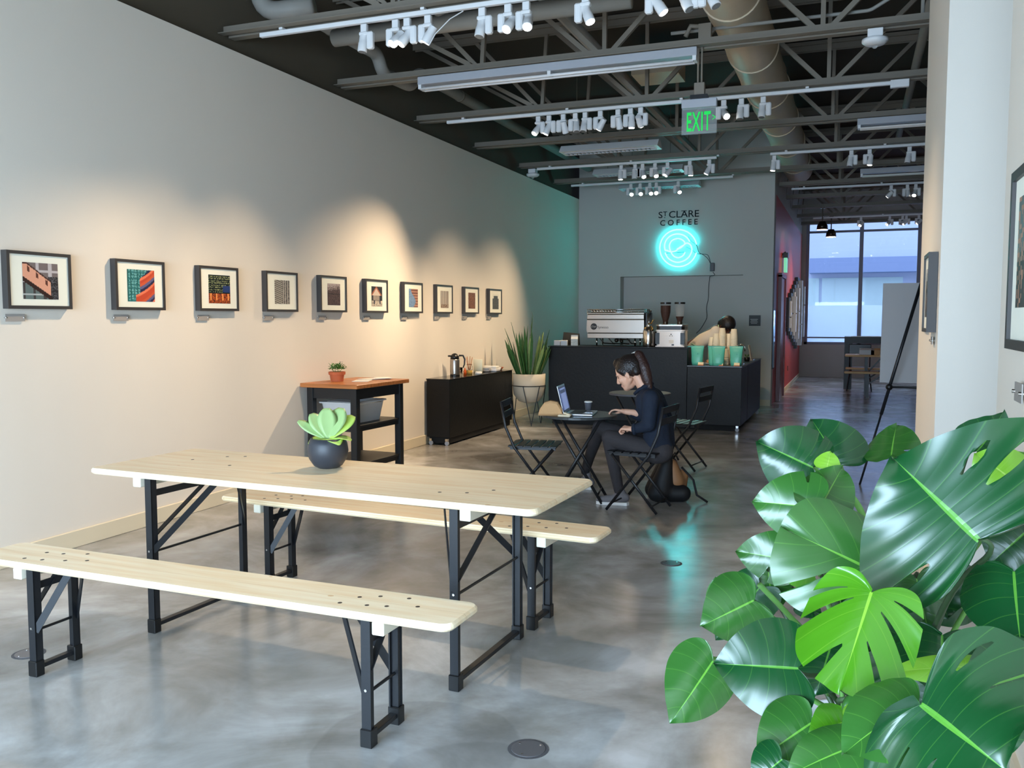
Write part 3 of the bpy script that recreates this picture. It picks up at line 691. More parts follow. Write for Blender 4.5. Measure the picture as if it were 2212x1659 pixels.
def p10(u, v):
    if v > .9 or (v > .72 and not .2 < u < .85): return (226, 222, 206)
    return (64, 62, 60) if nz_(u, v) > .4 else (108, 104, 100)
prints = [(p1, 'a pink beam crossing a facade'), (p2, 'teal towers and a curved orange building'), (p3, 'a dark tower at night above orange lights'), (p4, 'pale ribbed building faces in grey'), (p5, 'dark city roofs and a railing'),
          (p6, 'a gabled house and two walking figures'), (p7, 'blue sky beside a curved tan tower'), (p8, 'tall pale columns above brown ground'), (p9, 'brown diagonal beams'), (p10, 'a small dark building under pale sky')]
fr_sz = [(0.445, 0.335)]*10
for k in range(10):
    yc = 3.896+k*0.7944; zc = 1.672; W, H = 0.445, 0.336; D = 0.045
    sq = k < 3; pw, ph = (0.245, 0.215) if sq else (0.215, 0.20)
    t = thing('framed_photograph', 'framed photo of %s, %s on the white wall' % (prints[k][1], ORD[k]), 'picture', (WX, yc, zc), group='framed photographs in a row')
    fr = MB(); b = 0.019
    for dy, dz, sy, sz in ((0, H/2-b/2, W, b), (0, -H/2+b/2, W, b), (-W/2+b/2, 0, b, H-2*b), (W/2-b/2, 0, b, H-2*b)): fr.box((D/2+0.002, dy, dz), (D, sy, sz))
    fr.build('picture_frame', M['frame'], t)
    B('mat_board', (D-0.008, 0, 0), (0.004, W-2*b, H-2*b), 'matte', t)
    grid_print('photo_print', pw, ph, 46, 46, prints[k][0], M['print'], t, (D-0.0045, 0.005, -0.003), (0, 1, 0), (0, 0, 1))
    lb = thing('picture_label', 'grey label under the photo of %s' % prints[k][1], 'label', (WX, yc-0.155, 1.452), group='labels under the photographs')
    B('label_plate', (0.012, 0, 0), (0.004, 0.13, 0.042), 'acrylic', lb)
    for s in (-1, 1): MB().tube([(0, s*0.058, 0), (0.018, s*0.058, 0)], 0.005, 8).build('standoff_pin', M['chrome'], lb, True)
# pictures at the right
t = thing('framed_photograph', 'large grey-framed picture cut off by the right edge of the view', 'picture', (0.5, 3.62, 1.635))
t.location = (0.5, 2.98, 1.632); W, H, D, b = 0.56, 0.56, 0.04, 0.03
fr = MB()
for dy, dz, sy, sz in ((0, H/2-b/2, W, b), (0, -H/2+b/2, W, b), (-W/2+b/2, 0, b, H-2*b), (W/2-b/2, 0, b, H-2*b)): fr.box((-D/2-0.002, dy, dz), (D, sy, sz))
fr.build('picture_frame', M['frame'], t); B('mat_board', (-D+0.012, 0, 0), (0.004, W-2*b, H-2*b), 'matte', t)
grid_print('photo_print', 0.34, 0.34, 24, 24, lambda u, v: (92, 98, 96) if v > .5 and nz_(u, v) > .3 else ((60, 56, 52) if nz_(u, v) > .4 else (168, 120, 96)), M['print'], t, (-D+0.008, 0, 0.02), (0, -1, 0), (0, 0, 1))
lb = thing('picture_label', 'white acrylic label on steel pins under the picture at the right edge', 'label', (0.5, 3.10, 1.22))
B('label_plate', (-0.02, 0, 0), (0.004, 0.13, 0.06), 'acrylic', lb)
for s in (-1, 1): MB().tube([(0, s*0.058, 0), (-0.03, s*0.058, 0)], 0.006, 8).build('standoff_pin', M['chrome'], lb, True)
t = thing('framed_photograph', 'black framed picture seen edge-on on the warm-lit pier', 'picture', (0.4, 5.28, 1.585)); W, H, D, b = 0.34, 0.42, 0.045, 0.02
fr = MB()
for dy, dz, sy, sz in ((0, H/2-b/2, W, b), (0, -H/2+b/2, W, b), (-W/2+b/2, 0, b, H-2*b), (W/2-b/2, 0, b, H-2*b)): fr.box((-D/2-0.002, dy, dz), (D, sy, sz))
fr.build('picture_frame', M['frame'], t); B('mat_board', (-D+0.010, 0, 0), (0.004, W-2*b, H-2*b), 'matte', t)
grid_print('photo_print', 0.2, 0.26, 12, 12, p5, M['print'], t, (-D+0.007, 0, 0), (0, -1, 0), (0, 0, 1))
tp = thing('text_panel', 'grey text panel on the pier beside the edge-on picture', 'text panel', (0.4, 5.75, 1.57))
B('panel', (-0.008, 0, 0), (0.012, 0.36, 0.40), 'acrylic', tp)
ln = MB()
for k in range(9): ln.box((-0.0145, 0.0+0.01*(k % 3), 0.14-k*0.032), (0.001, 0.28-0.02*(k % 3), 0.012))
ln.build('text_lines', M['paper'], tp)
lb = thing('picture_label', 'tiny label on steel pins on the pier under the edge-on picture', 'label', (0.4, 5.2, 1.33))
B('label_plate', (-0.012, 0, 0), (0.004, 0.10, 0.04), 'acrylic', lb)
for s in (-1, 1): MB().tube([(0, s*0.045, 0), (-0.022, s*0.045, 0)], 0.005, 8).build('standoff_pin', M['chrome'], lb, True)
t = thing('wall_outlet', 'cream wall outlet low on the white wall behind the cart', 'outlet', (WX, 6.71, 0.43)); B('cover_plate', (0.004, 0, 0), (0.008, 0.07, 0.115), 'base', t, 0.002)

# ------------------------------------------------------------------ beer-garden table and benches
rnd0 = random.Random(8)
def trestle(name, label, cat, cx, cy, rz, L, Wd, ztop, legx, legy, th, group=None, nb=8):
    t = thing(name, label, cat, (cx, cy, 0), rz, group)
    tb = MB().prism(round_rect(L, Wd, 0.045, 6), ztop-th, ztop, 0.008).build('tabletop' if cat == 'table' else 'seat_board', M['pine'], t)
    zu = ztop-th
    for s in (-1, 1):
        B('batten', (s*(legx+0.055), 0, zu-0.022), (0.046, legy*2+0.03, 0.044), 'batten', t, 0.003)
        X = s*legx
        for q in (-1, 1):
            b = MB(); b.box((X, q*legy, (zu+0.02)/2), (0.036, 0.006, zu-0.02)); b.box((X-s*0.015, q*(legy-0.015), (zu+0.02)/2), (0.006, 0.034, zu-0.02))
            b.box((X, q*(legy-0.012), (zu+0.02)/2), (0.030, 0.02, zu-0.02))
            lg = b.build('leg', M['black'], t)
            B('foot_cap', (X, q*(legy-0.012), 0.032), (0.046, 0.042, 0.064), 'blackp', lg, 0.003)
            MB().bar((X-s*0.012, q*(legy-0.004), zu*0.53 if cat == 'table' else zu*0.42), (X-s*(0.20 if cat == 'table' else 0.14), q*0.03, zu-0.004), 0.006, 0.028).build('folding_strut', M['black'], t)
            MB().lathe([(0.005, -0.003), (0.005, 0.003)], (X, q*(legy+0.004), zu*0.53 if cat == 'table' else zu*0.45), 8, Matrix.Rotation(PI/2, 3, 'X')).build('rivet', M['chrome'], lg)
        MB().box((X, 0, 0.035), (0.03, legy*2-0.06, 0.018), None, 0.002).build('bottom_rail', M['black'], t)
        MB().box((X, 0, zu-0.075), (0.006, legy*2-0.03, 0.03)).build('crossbar', M['black'], t)
        zl = zu*0.60 if cat == 'table' else zu*0.60
        MB().bar((X+s*0.006, -(legy-0.01), zl), (X+s*0.006, legy*0.55, zu-0.01), 0.006, 0.024, up=(1, 0, 0)).build('diagonal_brace', M['black'], t)
        MB().tube([(X, -(legy-0.01), zu*0.52 if cat == 'table' else zu*0.42), (X, legy-0.01, zu*0.52 if cat == 'table' else zu*0.42)], 0.006, 8).build('tie_rod', M['black'], t)
    k = 0
    for s in (-1, 1):
        for dx, dy in ((0.0, 0.05), (0.0, -0.05), (0.075, 0.07), (0.075, -0.02), (-0.08, 0.02), (-0.08, -0.07), (0.15, 0.0)):
            if nb == 0: break
            if cat == 'table' and k % 2: k += 1; continue
            k += 1; MB().lathe([(0.008, ztop-0.0005), (0.008, ztop+0.0006)], (s*(legx-0.03)+dx*1.1+rnd0.uniform(-.02, .02), (dy+rnd0.uniform(-.012, .012))*(1 if cat != 'table' else 3), 0), 10).build('bolt', M['bolt'], t)
    return t
trestle('trestle_table', 'long pine folding table with black steel legs', 'table', -2.185, 3.375, math.radians(-2.6), 2.27, 0.69, 0.75, 0.785, 0.315, 0.027)
trestle('trestle_bench', 'pine bench nearest the camera, in front of the long table', 'bench', -2.28, 2.625, math.radians(-1.0), 2.21, 0.25, 0.47, 0.782, 0.105, 0.027, 'pine folding benches')
trestle('trestle_bench', 'pine bench behind the long table, farther from the camera', 'bench', -2.14, 3.93, math.radians(-4.2), 2.21, 0.25, 0.47, 0.782, 0.105, 0.027, 'pine folding benches')

# succulent in a slate bowl on the table
def blade(mb, base, d, up, L, W, bend, n=7, thick=0.004, cup=0.25, shape=None):
    """fleshy leaf as a closed solid"""
    base = Vector(base); d = Vector(d).normalized(); up = Vector(up); up = (up-d*up.dot(d)).normalized(); s = d.cross(up)
    k0 = len(mb.v); rows = []
    for i in range(n+1):
        t = i/n; wv = (shape(t) if shape else math.sin(PI*min(1, t*0.92+0.08))**0.7)*W/2
        c = base+d*L*t*(1-0.25*bend*t)+up*(-bend*L*0.5*t*t)
        ring = []
        for u, sgn in ((-1, 0), (-.5, 1), (0, 1), (.5, 1), (1, 0), (.5, -1), (0, -1), (-.5, -1)):
            ring.append(c+s*wv*u+up*(cup*wv*u*u+sgn*thick/2*(1-.4*abs(u))))
        rows.append(ring); mb.v += [tuple(p) for p in ring]
    m = 8
    for i in range(n):
        for j in range(m):
            a = k0+i*m+j; b = k0+i*m+(j+1) % m; mb.f.append((a, b, b+m, a+m))
    mb.f.append(tuple(k0+j for j in range(m))[::-1]); mb.f.append(tuple(k0+n*m+j for j in range(m)))
    return mb
t = thing('potted_succulent', 'pale green paddle-leaf succulent in a round slate bowl on the long table', 'potted plant', (-2.285, 3.50, 0.75))
MB().lathe([(0.045, 0), (0.066, 0.012), (0.088, 0.045), (0.095, 0.08), (0.090, 0.115), (0.080, 0.140), (0.072, 0.140), (0.075, 0.12)], n=32).build('bowl', M['slate'], t, True)
MB().lathe([(0.001, 0.122), (0.076, 0.122)], n=24, cap=False).build('soil', M['soil'], t)
camd = Vector((0, 0, 1.45))-t.location; fwd = Vector((0.55, -0.83, 0)); rt = Vector((0.93, 0.36, 0))
for a, el, L, W, mm, bd, tw in ((172, 30, .155, .062, 'succ2', -.05, 0.9), (148, 50, .15, .085, 'succ2', .05, 0.8), (108, 66, .15, .095, 'succ2', .0, 0.4), (62, 58, .165, .105, 'succ2', .05, -0.3), (38, 42, .165, .105, 'succ', .15, -0.6), (350, 12, .115, .080, 'succ', .45, -0.3), (205, 8, .09, .085, 'succ', .7, 0.3), (268, 2, .085, .085, 'succ', .8, 0), (312, 8, .105, .078, 'succ', .55, -.2), (90, 35, .12, .09, 'succ', .2, 0)):
    ar = math.radians(a); e = math.radians(el); hd = rt*math.cos(ar)+Vector((-0.36, 0.93, 0))*math.sin(ar); d = hd*math.cos(e)+Vector((0, 0, 1))*math.sin(e)
    blade(MB(), (0.012*math.cos(ar), 0.012*math.sin(ar), 0.135), d, Vector((0, 0, 1))+Vector((0.36, -0.93, 0))*(0.9 if el > 25 else 0.0)+rt*tw*0.6, L, W, bd, 10, 0.006, 0.22, lambda t: max(0.10, 0.15+0.85*math.sin(PI*min(1, (t**1.25)*0.97))**0.75) if t < .999 else 0.30).build('leaf', M[mm], t, True)

# ------------------------------------------------------------------ kitchen cart by the wall
ct = thing('kitchen_cart', 'black cart with an oiled wooden top and two open shelves against the wall', 'cart', (-4.235, 6.97, 0), math.radians(-3))
CW, CL = 0.52, 0.78
MB().box((0, 0, 0.858), (CW+0.08, CL+0.09, 0.036), None, 0.004).build('wooden_top', M['butcher'], ct)
for sx in (-1, 1):
    for sy in (-1, 1): B('leg', (sx*(CW/2-0.03), sy*(CL/2-0.03), 0.42), (0.062, 0.062, 0.84), 'blackcart', ct, 0.004)
ap = MB()
for s in (-1, 1): ap.box((0, s*(CL/2-0.022), 0.79), (CW-0.12, 0.022, 0.095)); ap.box((s*(CW/2-0.022), 0, 0.79), (0.022, CL-0.12, 0.095))
ap.build('apron', M['blackcart'], ct)
for z in (0.505, 0.165):
    sh = MB(); sh.box((0, 0, z), (CW-0.02, CL-0.02, 0.018), None, 0.002)
    for s in (-1, 1): sh.box((0, s*(CL/2-0.03), z-0.025), (CW-0.12, 0.02, 0.045)); sh.box((s*(CW/2-0.03), 0, z-0.025), (0.02, CL-0.12, 0.045))
    sh.build('shelf', M['blackcart'], ct)
def tub(mb, L, W, H, taper=0.03, th=0.006):
    o = [round_rect(L-2*taper, W-2*taper, 0.03), round_rect(L, W, 0.035), round_rect(L+0.04, W+0.04, 0.04), round_rect(L+0.04, W+0.04, 0.04), round_rect(L-2*th, W-2*th, 0.03), round_rect(L-2*taper-2*th, W-2*taper-2*th, 0.026)]
    zs = [0, H-0.012, H-0.012, H, H, 0.008]; k0 = len(mb.v); n = len(o[0])
    for ring, z in zip(o, zs): mb.v += [(x, y, z) for x, y in ring]
    for k in range(5):
        for i in range(n): a = k0+k*n+i; b = k0+k*n+(i+1) % n; mb.f.append((a, b, b+n, a+n))
    mb.f.append(tuple(k0+i for i in range(n))[::-1]); mb.f.append(tuple(k0+5*n+i for i in range(n))); return mb
t = thing('plastic_tub', 'grey plastic bus tub on the middle shelf of the black cart', 'tub', (-4.24, 6.92, 0.515), math.radians(87))
auto(tub(MB(), 0.50, 0.36, 0.19).build('tub_body', M['bin'], t)); 
ln = MB(); ln.box((0, -0.172, 0.178), (0.4, 0.02, 0.035), Matrix.Rotation(0.3, 3, 'X'), 0.006); ln.box((-0.19, 0.0, 0.17), (0.02, 0.3, 0.04), Matrix.Rotation(0.2, 3, 'Y'), 0.006); ln.build('bag_liner', M['paper'], t, True)
# herb pot
t = thing('herb_pot', 'small bushy green herb in a terracotta pot on the cart', 'potted plant', (-4.37, 6.86, 0.876))
MB().lathe([(0.055, 0), (0.065, 0.06), (0.075, 0.062), (0.077, 0.088), (0.066, 0.088), (0.062, 0.07)], n=24).build('terracotta_pot', M['terra'], t, False)
MB().lathe([(0.001, 0.072), (0.063, 0.072)], n=20, cap=False).build('soil', M['soil'], t)
f = MB()
for k in range(240):
    a = rnd.uniform(0, 2*PI); r = rnd.uniform(0, 0.085)*1.0; h = 0.085+0.075*math.sqrt(max(0, 1-(r/0.1)**2))*rnd.uniform(.4, 1.0); c = Vector((r*math.cos(a), r*math.sin(a), h))
    d = Vector((math.cos(a+rnd.uniform(-1, 1)), math.sin(a+rnd.uniform(-1, 1)), rnd.uniform(-.3, .9)))
    blade(f, c, d, (0, 0, 1), rnd.uniform(.014, .026), rnd.uniform(.010, .018), .3, 3, 0.0012, .2)
for k in range(9):
    a = k*0.7; f.tube([(0.02*math.cos(a), 0.02*math.sin(a), 0.07), (0.05*math.cos(a), 0.05*math.sin(a), 0.12+0.01*(k % 3)), (0.075*math.cos(a), 0.075*math.sin(a), 0.125+0.02*(k % 3))], 0.0015, 5)
f.build('foliage', M['herb'], t)
blade(blade(MB().tube([(0.03, 0, 0.12), (0.035, 0, 0.185)], 0.0018, 5), (0.035, 0, 0.17), (1, .3, .5), (0, 0, 1), .03, .012, .2, 3, .001), (0.035, 0, 0.16), (-1, .3, .5), (0, 0, 1), .03, .012, .2, 3, .001).build('sprig', M['snake'], t)
# papers on the cart
for k, (x, y, a, lb) in enumerate(((-4.18, 6.98, 20, 'white leaflet lying nearest the herb pot on the cart'), (-4.2, 7.18, -25, 'grey printed leaflet in the middle of the cart top'), (-4.15, 7.30, 40, 'leaflet at the far end of the cart top'))):
    tag(MB().box((0, 0, 0), (0.15, 0.21, 0.003), Matrix.Rotation(math.radians(a), 3, 'Z')).build('paper_leaflet', M['paper'], None, False, (x, y, 0.8785+0.004*k)), lb, 'leaflet', 'leaflets on the cart')

# ------------------------------------------------------------------ low black cabinet with condiments
cb = thing('low_cabinet', 'long low black plywood counter on hidden casters along the left wall', 'counter', (-4.40, 9.98, 0))
B('cabinet_body', (0, 0, 0.42), (0.29, 1.96, 0.66), 'blackwood', cb, 0.004); B('cabinet_top', (0, 0, 0.7545), (0.30, 1.97, 0.009), mat('black_laminate', srgb(40, 39, 38), 0.16), cb)
B('toe_recess', (0.0, 0, 0.055), (0.25, 1.90, 0.07), 'plinth', cb)
def caster(p, parent):
    MB().lathe([(0.024, -0.009), (0.024, 0.009)], (p[0], p[1], 0.024), 16, Matrix.Rotation(PI/2, 3, 'X')).build('caster', M['grey_m'], parent, False)
    B('caster_bracket', (p[0], p[1], 0.062), (0.03, 0.04, 0.03), 'chrome', parent)
for p in ((-0.09, -0.98), (0.11, -0.98), (0.11, 0.8)): caster(p, cb)
ZC = 0.760
def P(px, py): v = at_z(px, py, ZC); return Vector((max(WX+0.09, min(-4.30, v.x)), v.y, ZC))
t = thing('thermal_carafe', 'steel thermal carafe with black lid and handle on the low black counter', 'carafe', (-4.42, 9.50, ZC), math.radians(15))
MB().lathe([(0.058, 0), (0.058, 0.015)], n=24).build('base_ring', M['blackp'], t); MB().lathe([(0.056, 0.015), (0.057, 0.03), (0.057, 0.19), (0.052, 0.205)], n=24).build('steel_body', M['stainless'], t, True)
MB().lathe([(0.053, 0.203), (0.050, 0.235), (0.032, 0.262), (0.012, 0.272)], n=24).box((0.055, -0.02, 0.24), (0.045, 0.03, 0.02), None, 0.005).build('lid', M['blackp'], t, True)
MB().tube([(-0.04, 0.03, 0.245), (-0.085, 0.05, 0.245), (-0.105, 0.055, 0.20), (-0.10, 0.055, 0.14), (-0.085, 0.05, 0.10)], [0.011, 0.011, 0.010, 0.009, 0.006], 10).build('handle', M['blackp'], t, True)
t.rotation_euler[2] = math.radians(-130)
t = thing('honey_bottle', 'small amber bottle right behind the steel carafe', 'bottle', (-4.36, 9.66, ZC)); MB().lathe([(0.018, 0), (0.019, 0.05), (0.008, 0.075), (0.008, 0.09)], n=16).build('bottle_body', M['honey'], t, True)
t = thing('stirrer_jar', 'glass jar holding wooden stirrers, amber at the bottom', 'jar', (-4.40, 9.88, ZC))
MB().lathe([(0.036, 0), (0.038, 0.045), (0.037, 0.05)], n=20).build('amber_fill', M['yellow'], t, True)
MB().lathe([(0.0385, 0.05), (0.039, 0.10), (0.033, 0.115), (0.033, 0.125), (0.031, 0.125), (0.031, 0.115), (0.037, 0.10), (0.036, 0.05)], n=20).build('glass_wall', M['glass'], t, True)
for k in range(7):
    a = k*0.9; MB().bar((0.01*math.cos(a), 0.01*math.sin(a), 0.055), (0.04*math.cos(a), 0.045*math.sin(a), 0.20+0.01*(k % 3)), 0.006, 0.002).build('wooden_stirrer', M['woodblk'], t)
def cyl(name, label, cat, loc, prof, m, n=20, smooth=True, group=None):
    return tag(MB().lathe(prof, n=n).build(name, m, None, smooth, loc), label, cat, group)
cyl('glass_tumbler', 'clear glass tumbler between the amber bottle and the stirrer jar', 'glass', (-4.46, 9.74, ZC), [(0.026, 0), (0.030, 0.09), (0.028, 0.09), (0.025, 0.005)], M['glass'])
cyl('lid_stack', 'short stack of white cup lids in front of the stirrer jar', 'lids', (-4.32, 9.98, ZC), [(0.042, 0), (0.044, 0.012), (0.042, 0.014), (0.044, 0.024), (0.038, 0.03)], M['paper'])
tag(MB().prism(round_rect(0.12, 0.03, 0.01), 0, 0.17, 0.003).build('frosted_dispenser', mat('milky_plastic', srgb(226, 224, 200), 0.4), None, True, (-4.43, 10.22, ZC)), 'tall milky plastic dispenser on the low black counter', 'dispenser')
t = thing('crockery_pile', 'white saucer pile beyond the milky dispenser', 'saucers', (-4.41, 10.42, ZC))
for k in range(5): MB().lathe([(0.035, 0.010*k), (0.075, 0.010*k+0.012), (0.077, 0.010*k+0.014), (0.03, 0.010*k+0.004)], n=24).build('saucer', M['white_g'], t, True)
t = thing('napkin_tray', 'white napkin tray with a folded cloth at the middle of the low counter', 'tray', (-4.40, 10.56, ZC))
B('tray', (0, 0, 0.02), (0.22, 0.14, 0.04), 'white_g', t, 0.01); B('napkins', (0, 0.0, 0.055), (0.20, 0.12, 0.03), 'paper', t, 0.008)
for k, (x, y) in enumerate(((-4.33, 10.66), (-4.35, 10.74), (-4.44, 10.70))):
    cyl('small_white_cup', ['small white cup nearest the front edge of the low counter', 'small white cup second from the napkin tray', 'small white cup behind the other two by the wall'][k], 'cup', (x, y, ZC), [(0.018, 0), (0.030, 0.045), (0.028, 0.045), (0.016, 0.006)], M['white_g'], group='small white cups')
cyl('wooden_bowl', 'brown wooden bowl on the low counter near the snake plant', 'bowl', (-4.38, 10.80, ZC), [(0.03, 0), (0.062, 0.04), (0.06, 0.042), (0.03, 0.008)], M['terra'])
cyl('white_plate', 'round white plate at the far end of the low counter', 'plate', (-4.44, 10.90, ZC), [(0.04, 0.0), (0.085, 0.03), (0.083, 0.033), (0.04, 0.006)], M['white_g'], 28)

# ------------------------------------------------------------------ snake plant
t = thing('potted_snake_plant', 'tall snake plant in a white bowl planter on a black wire stand', 'potted plant', (at(1142, 860, 11.165).x, 11.165, 0))
MB().lathe([(0.05, 0.30), (0.14, 0.33), (0.205, 0.42), (0.222, 0.52), (0.228, 0.70), (0.214, 0.70), (0.205, 0.66)], n=36).build('planter', M['ceramic'], t, True)
MB().lathe([(0.229, 0.535), (0.232, 0.54), (0.229, 0.547)], n=36, cap=False).build('stand_ring', M['black'], t)
MB().lathe([(0.001, 0.67), (0.21, 0.67)], n=24, cap=False).build('soil', M['soil'], t)
st = MB()
for k in range(3):
    a = math.radians(-60+120*k); x, y = math.cos(a), math.sin(a); b = a+0.5; c = a-0.5
    st.tube([(0.232*math.cos(b), 0.232*math.sin(b), 0.54), (0.21*x, 0.21*y, 0.02), (0.22*x, 0.22*y, 0.008), (0.232*math.cos(c), 0.232*math.sin(c), 0.54)], 0.006, 8)
st.build('wire_stand', M['black'], t)
for k in range(44):
    a = rnd.uniform(0, 2*PI); r = 0.15*math.sqrt(rnd.random()); L = rnd.uniform(0.40, 0.76)*(1.15-r*2.0); lean = 0.10+r*2.0+rnd.uniform(-.06, .08)
    d = Vector((math.cos(a)*lean, math.sin(a)*lean, 1)); fc = rnd.uniform(0, 2*PI)
    blade(MB(), (r*math.cos(a), r*math.sin(a), 0.665), d, (math.cos(fc), math.sin(fc), 0.05), L, rnd.uniform(0.035, 0.055), rnd.uniform(-.12, .12), 9, 0.004, 0.35, lambda q: 0.62+0.38*math.sin(PI*min(q*1.1, 1)) if q < .75 else max(0.02, (1-q)/.25*0.98)).build('leaf', M['snake' if k % 4 else 'snake_e'], t, True)

# ------------------------------------------------------------------ coffee counter
YC = 11.4
ch = thing('high_counter', 'tall black plywood coffee counter carrying the espresso machine', 'counter', (0, 0, 0))
B('counter_body', (-2.945, YC+0.35, 0.57), (1.89, 0.70, 0.97), 'blackwood', ch, 0.004); B('counter_top', (-2.945, YC+0.35, 1.0625), (1.90, 0.72, 0.015), 'blackwood', ch); B('toe_recess', (-2.945, YC+0.38, 0.045), (1.83, 0.60, 0.08), 'plinth', ch)
cl = thing('low_counter', 'lower black plywood serving counter at the right of the coffee bar', 'counter', (0, 0, 0))
lb_ = MB(); lb_.box((-1.655, YC+0.35, 0.45), (0.685, 0.70, 0.74), None, 0.003); lb_.box((-1.56, YC+1.55, 0.45), (0.50, 1.698, 0.74), None, 0.003); lb_.build('counter_body', M['blackwood'], cl)
tp_ = MB(); tp_.box((-1.655, YC+0.35, 0.832), (0.69, 0.71, 0.016)); tp_.box((-1.56, YC+1.56, 0.832), (0.51, 1.70, 0.016)); tp_.build('counter_top', mat('black_top', srgb(44, 43, 42), 0.3, var=0.1), cl)
rc = MB(); rc.box((-1.68, YC+0.40, 0.042), (0.60, 0.60, 0.075)); rc.box((-1.60, YC+1.55, 0.042), (0.36, 1.6, 0.075)); rc.build('toe_recess', M['plinth'], cl)
for p in ((-1.36, YC+0.04), (-1.34, YC+2.3)): caster(p, cl)
ZH = 1.071; ZL = 0.841
# espresso machine
em = thing('espresso_machine', 'wide stainless espresso machine seen from its back on the tall counter', 'espresso machine', (-3.055, 11.78, ZH))
s = MB(); s.box((0, 0.18, 0.135), (0.79, 0.40, 0.07), None, 0.006); s.build('lower_body', M['stainless'], em)
B('drip_gap', (0, 0.185, 0.178), (0.77, 0.38, 0.018), 'steel_dk', em)
back = MB().prism([(-0.39, 0.18), (0.39, 0.18), (0.405, 0.20), (0.40, 0.35), (-0.40, 0.35), (-0.405, 0.2)], -0.018, 0.018, R=Matrix(((1, 0, 0), (0, 0, 1), (0, 1, 0)))).build('back_panel', M['stainless'], em)
B('core_body', (0, 0.21, 0.29), (0.76, 0.36, 0.22), 'stainless', em)
B('upper_trim', (0, 0.19, 0.357), (0.80, 0.40, 0.014), 'steel_dk', em); B('upper_body', (0, 0.19, 0.395), (0.80, 0.40, 0.062), 'stainless', em, 0.004); B('shadow_line', (0, 0.19, 0.432), (0.785, 0.39, 0.014), 'steel_dk', em)
B('top_tray', (0, 0.19, 0.443), (0.80, 0.40, 0.008), 'chrome', em)
rl = MB()
for z in (0.462, 0.495): rl.tube([(-0.40, -0.005, z), (0.40, -0.005, z), (0.40, 0.385, z), (-0.40, 0.385, z), (-0.40, -0.005, z)], 0.006, 8)
for x in (-0.4, -0.2, 0, 0.2, 0.4): rl.tube([(x, -0.005, 0.445), (x, -0.005, 0.5)], 0.005, 6)
rl.build('cup_rail', M['chrome'], em, True)
for x in (-0.27, 0.27):
    for y in (0.03, 0.34): MB().tube([(x, y, 0), (x, y, 0.10)], 0.011, 12).build('leg', M['chrome'], em, True)
MB().lathe([(0.045, -0.002), (0.045, 0.002)], (-0.30, -0.0195, 0.262), 24, Matrix.Rotation(PI/2, 3, 'X')).build('round_emblem', M['blackp'], em)
e2 = MB(); e2.tube([(-0.335, -0.0225, 0.262), (-0.315, -0.0225, 0.274), (-0.29, -0.0225, 0.262), (-0.265, -0.0225, 0.268)], 0.0035, 6); e2.tube([(-0.335, -0.0225, 0.25), (-0.31, -0.0225, 0.258), (-0.29, -0.0225, 0.25), (-0.268, -0.0225, 0.254)], 0.0025, 6); e2.build('emblem_swirl', M['stainless'], em)
text_mesh('maker_name', 'Synesso', 0.05, 'steel_dk', em, (-0.17, -0.0195, 0.236), (PI/2, 0, 0), 0.001)
sd = MB()
for x in (0.44, 0.46): sd.tube([(x, 0.03, 0.05), (x, 0.03, 0.50)], 0.008, 8)
sd.build('steam_pipe', M['chrome'], em, True)
MB().box((0.425, 0.18, 0.28), (0.03, 0.30, 0.35), None, 0.005).build('side_panel', M['blackp'], em); MB().tube([(0.44, 0.1, 0.38), (0.475, 0.06, 0.48)], [0.012, 0.016], 10).build('steam_lever', M['blackp'], em, True)
un = MB()
for k in range(4): un.tube([(-0.25+0.13*k, 0.1, 0.1), (-0.2+0.13*k, 0.15, 0.03), (-0.05+0.1*k, 0.2, 0.02)], 0.008, 8)
un.ball((-0.02, 0.15, 0.07), 0.03).ball((0.06, 0.12, 0.06), 0.025).tube([(0.05, 0.05, 0.09), (0.2, 0.02, 0.08)], 0.008); un.build('drain_hoses', M['steel_dk'], em, True)
# glasses and cups on top of the machine
k = 0
for i in range(9):
    for j in range(2):
        k += 1; x = -0.35+i*0.035*(1 if i < 9 else 2); 
        g = tag(MB().lathe([(0.014, 0.0), (0.018, 0.05), (0.016, 0.05), (0.012, 0.004)], n=12).build('shot_glass', M['chrome'], None, True, (-3.055-0.35+i*0.04, 11.84+j*0.06, ZH+0.4475)), '%s upturned cup from the left in the %s row on the espresso machine' % (ORD[i], ['front', 'back'][j]), 'cup', 'shot cups on the espresso machine')
# airpot keg
t = thing('steel_growler', 'polished steel keg growler with brass tap beside the espresso machine', 'keg', (-2.555, 11.62, ZH))
MB().lathe([(0.074, 0), (0.077, 0.01), (0.077, 0.20), (0.066, 0.235), (0.035, 0.258), (0.03, 0.275), (0.035, 0.285), (0.01, 0.29)], n=32).build('keg_body', M['chrome'], t, True)
MB().tube([(0, 0, 0.285), (0, 0, 0.365)], 0.008).build('tap_stem', M['chrome'], t, True)
MB().tube([(0.0, -0.01, 0.30), (0.04, -0.02, 0.31), (0.055, -0.02, 0.35), (0.075, -0.02, 0.352)], 0.008).tube([(0.03, -0.03, 0.27), (0.06, -0.05, 0.25), (0.065, -0.05, 0.22)], 0.009).tube([(-0.02, -0.03, 0.26), (-0.055, -0.045, 0.24)], 0.008).build('brass_tap', M['brass'], t, True)
tag(MB().lathe([(0.06, 0), (0.062, 0.19), (0.055, 0.2)], n=24).build('dark_canister', M['blackp'], None, True, (-2.46, 11.76, ZH)), 'black canister half hidden behind the steel growler', 'canister')
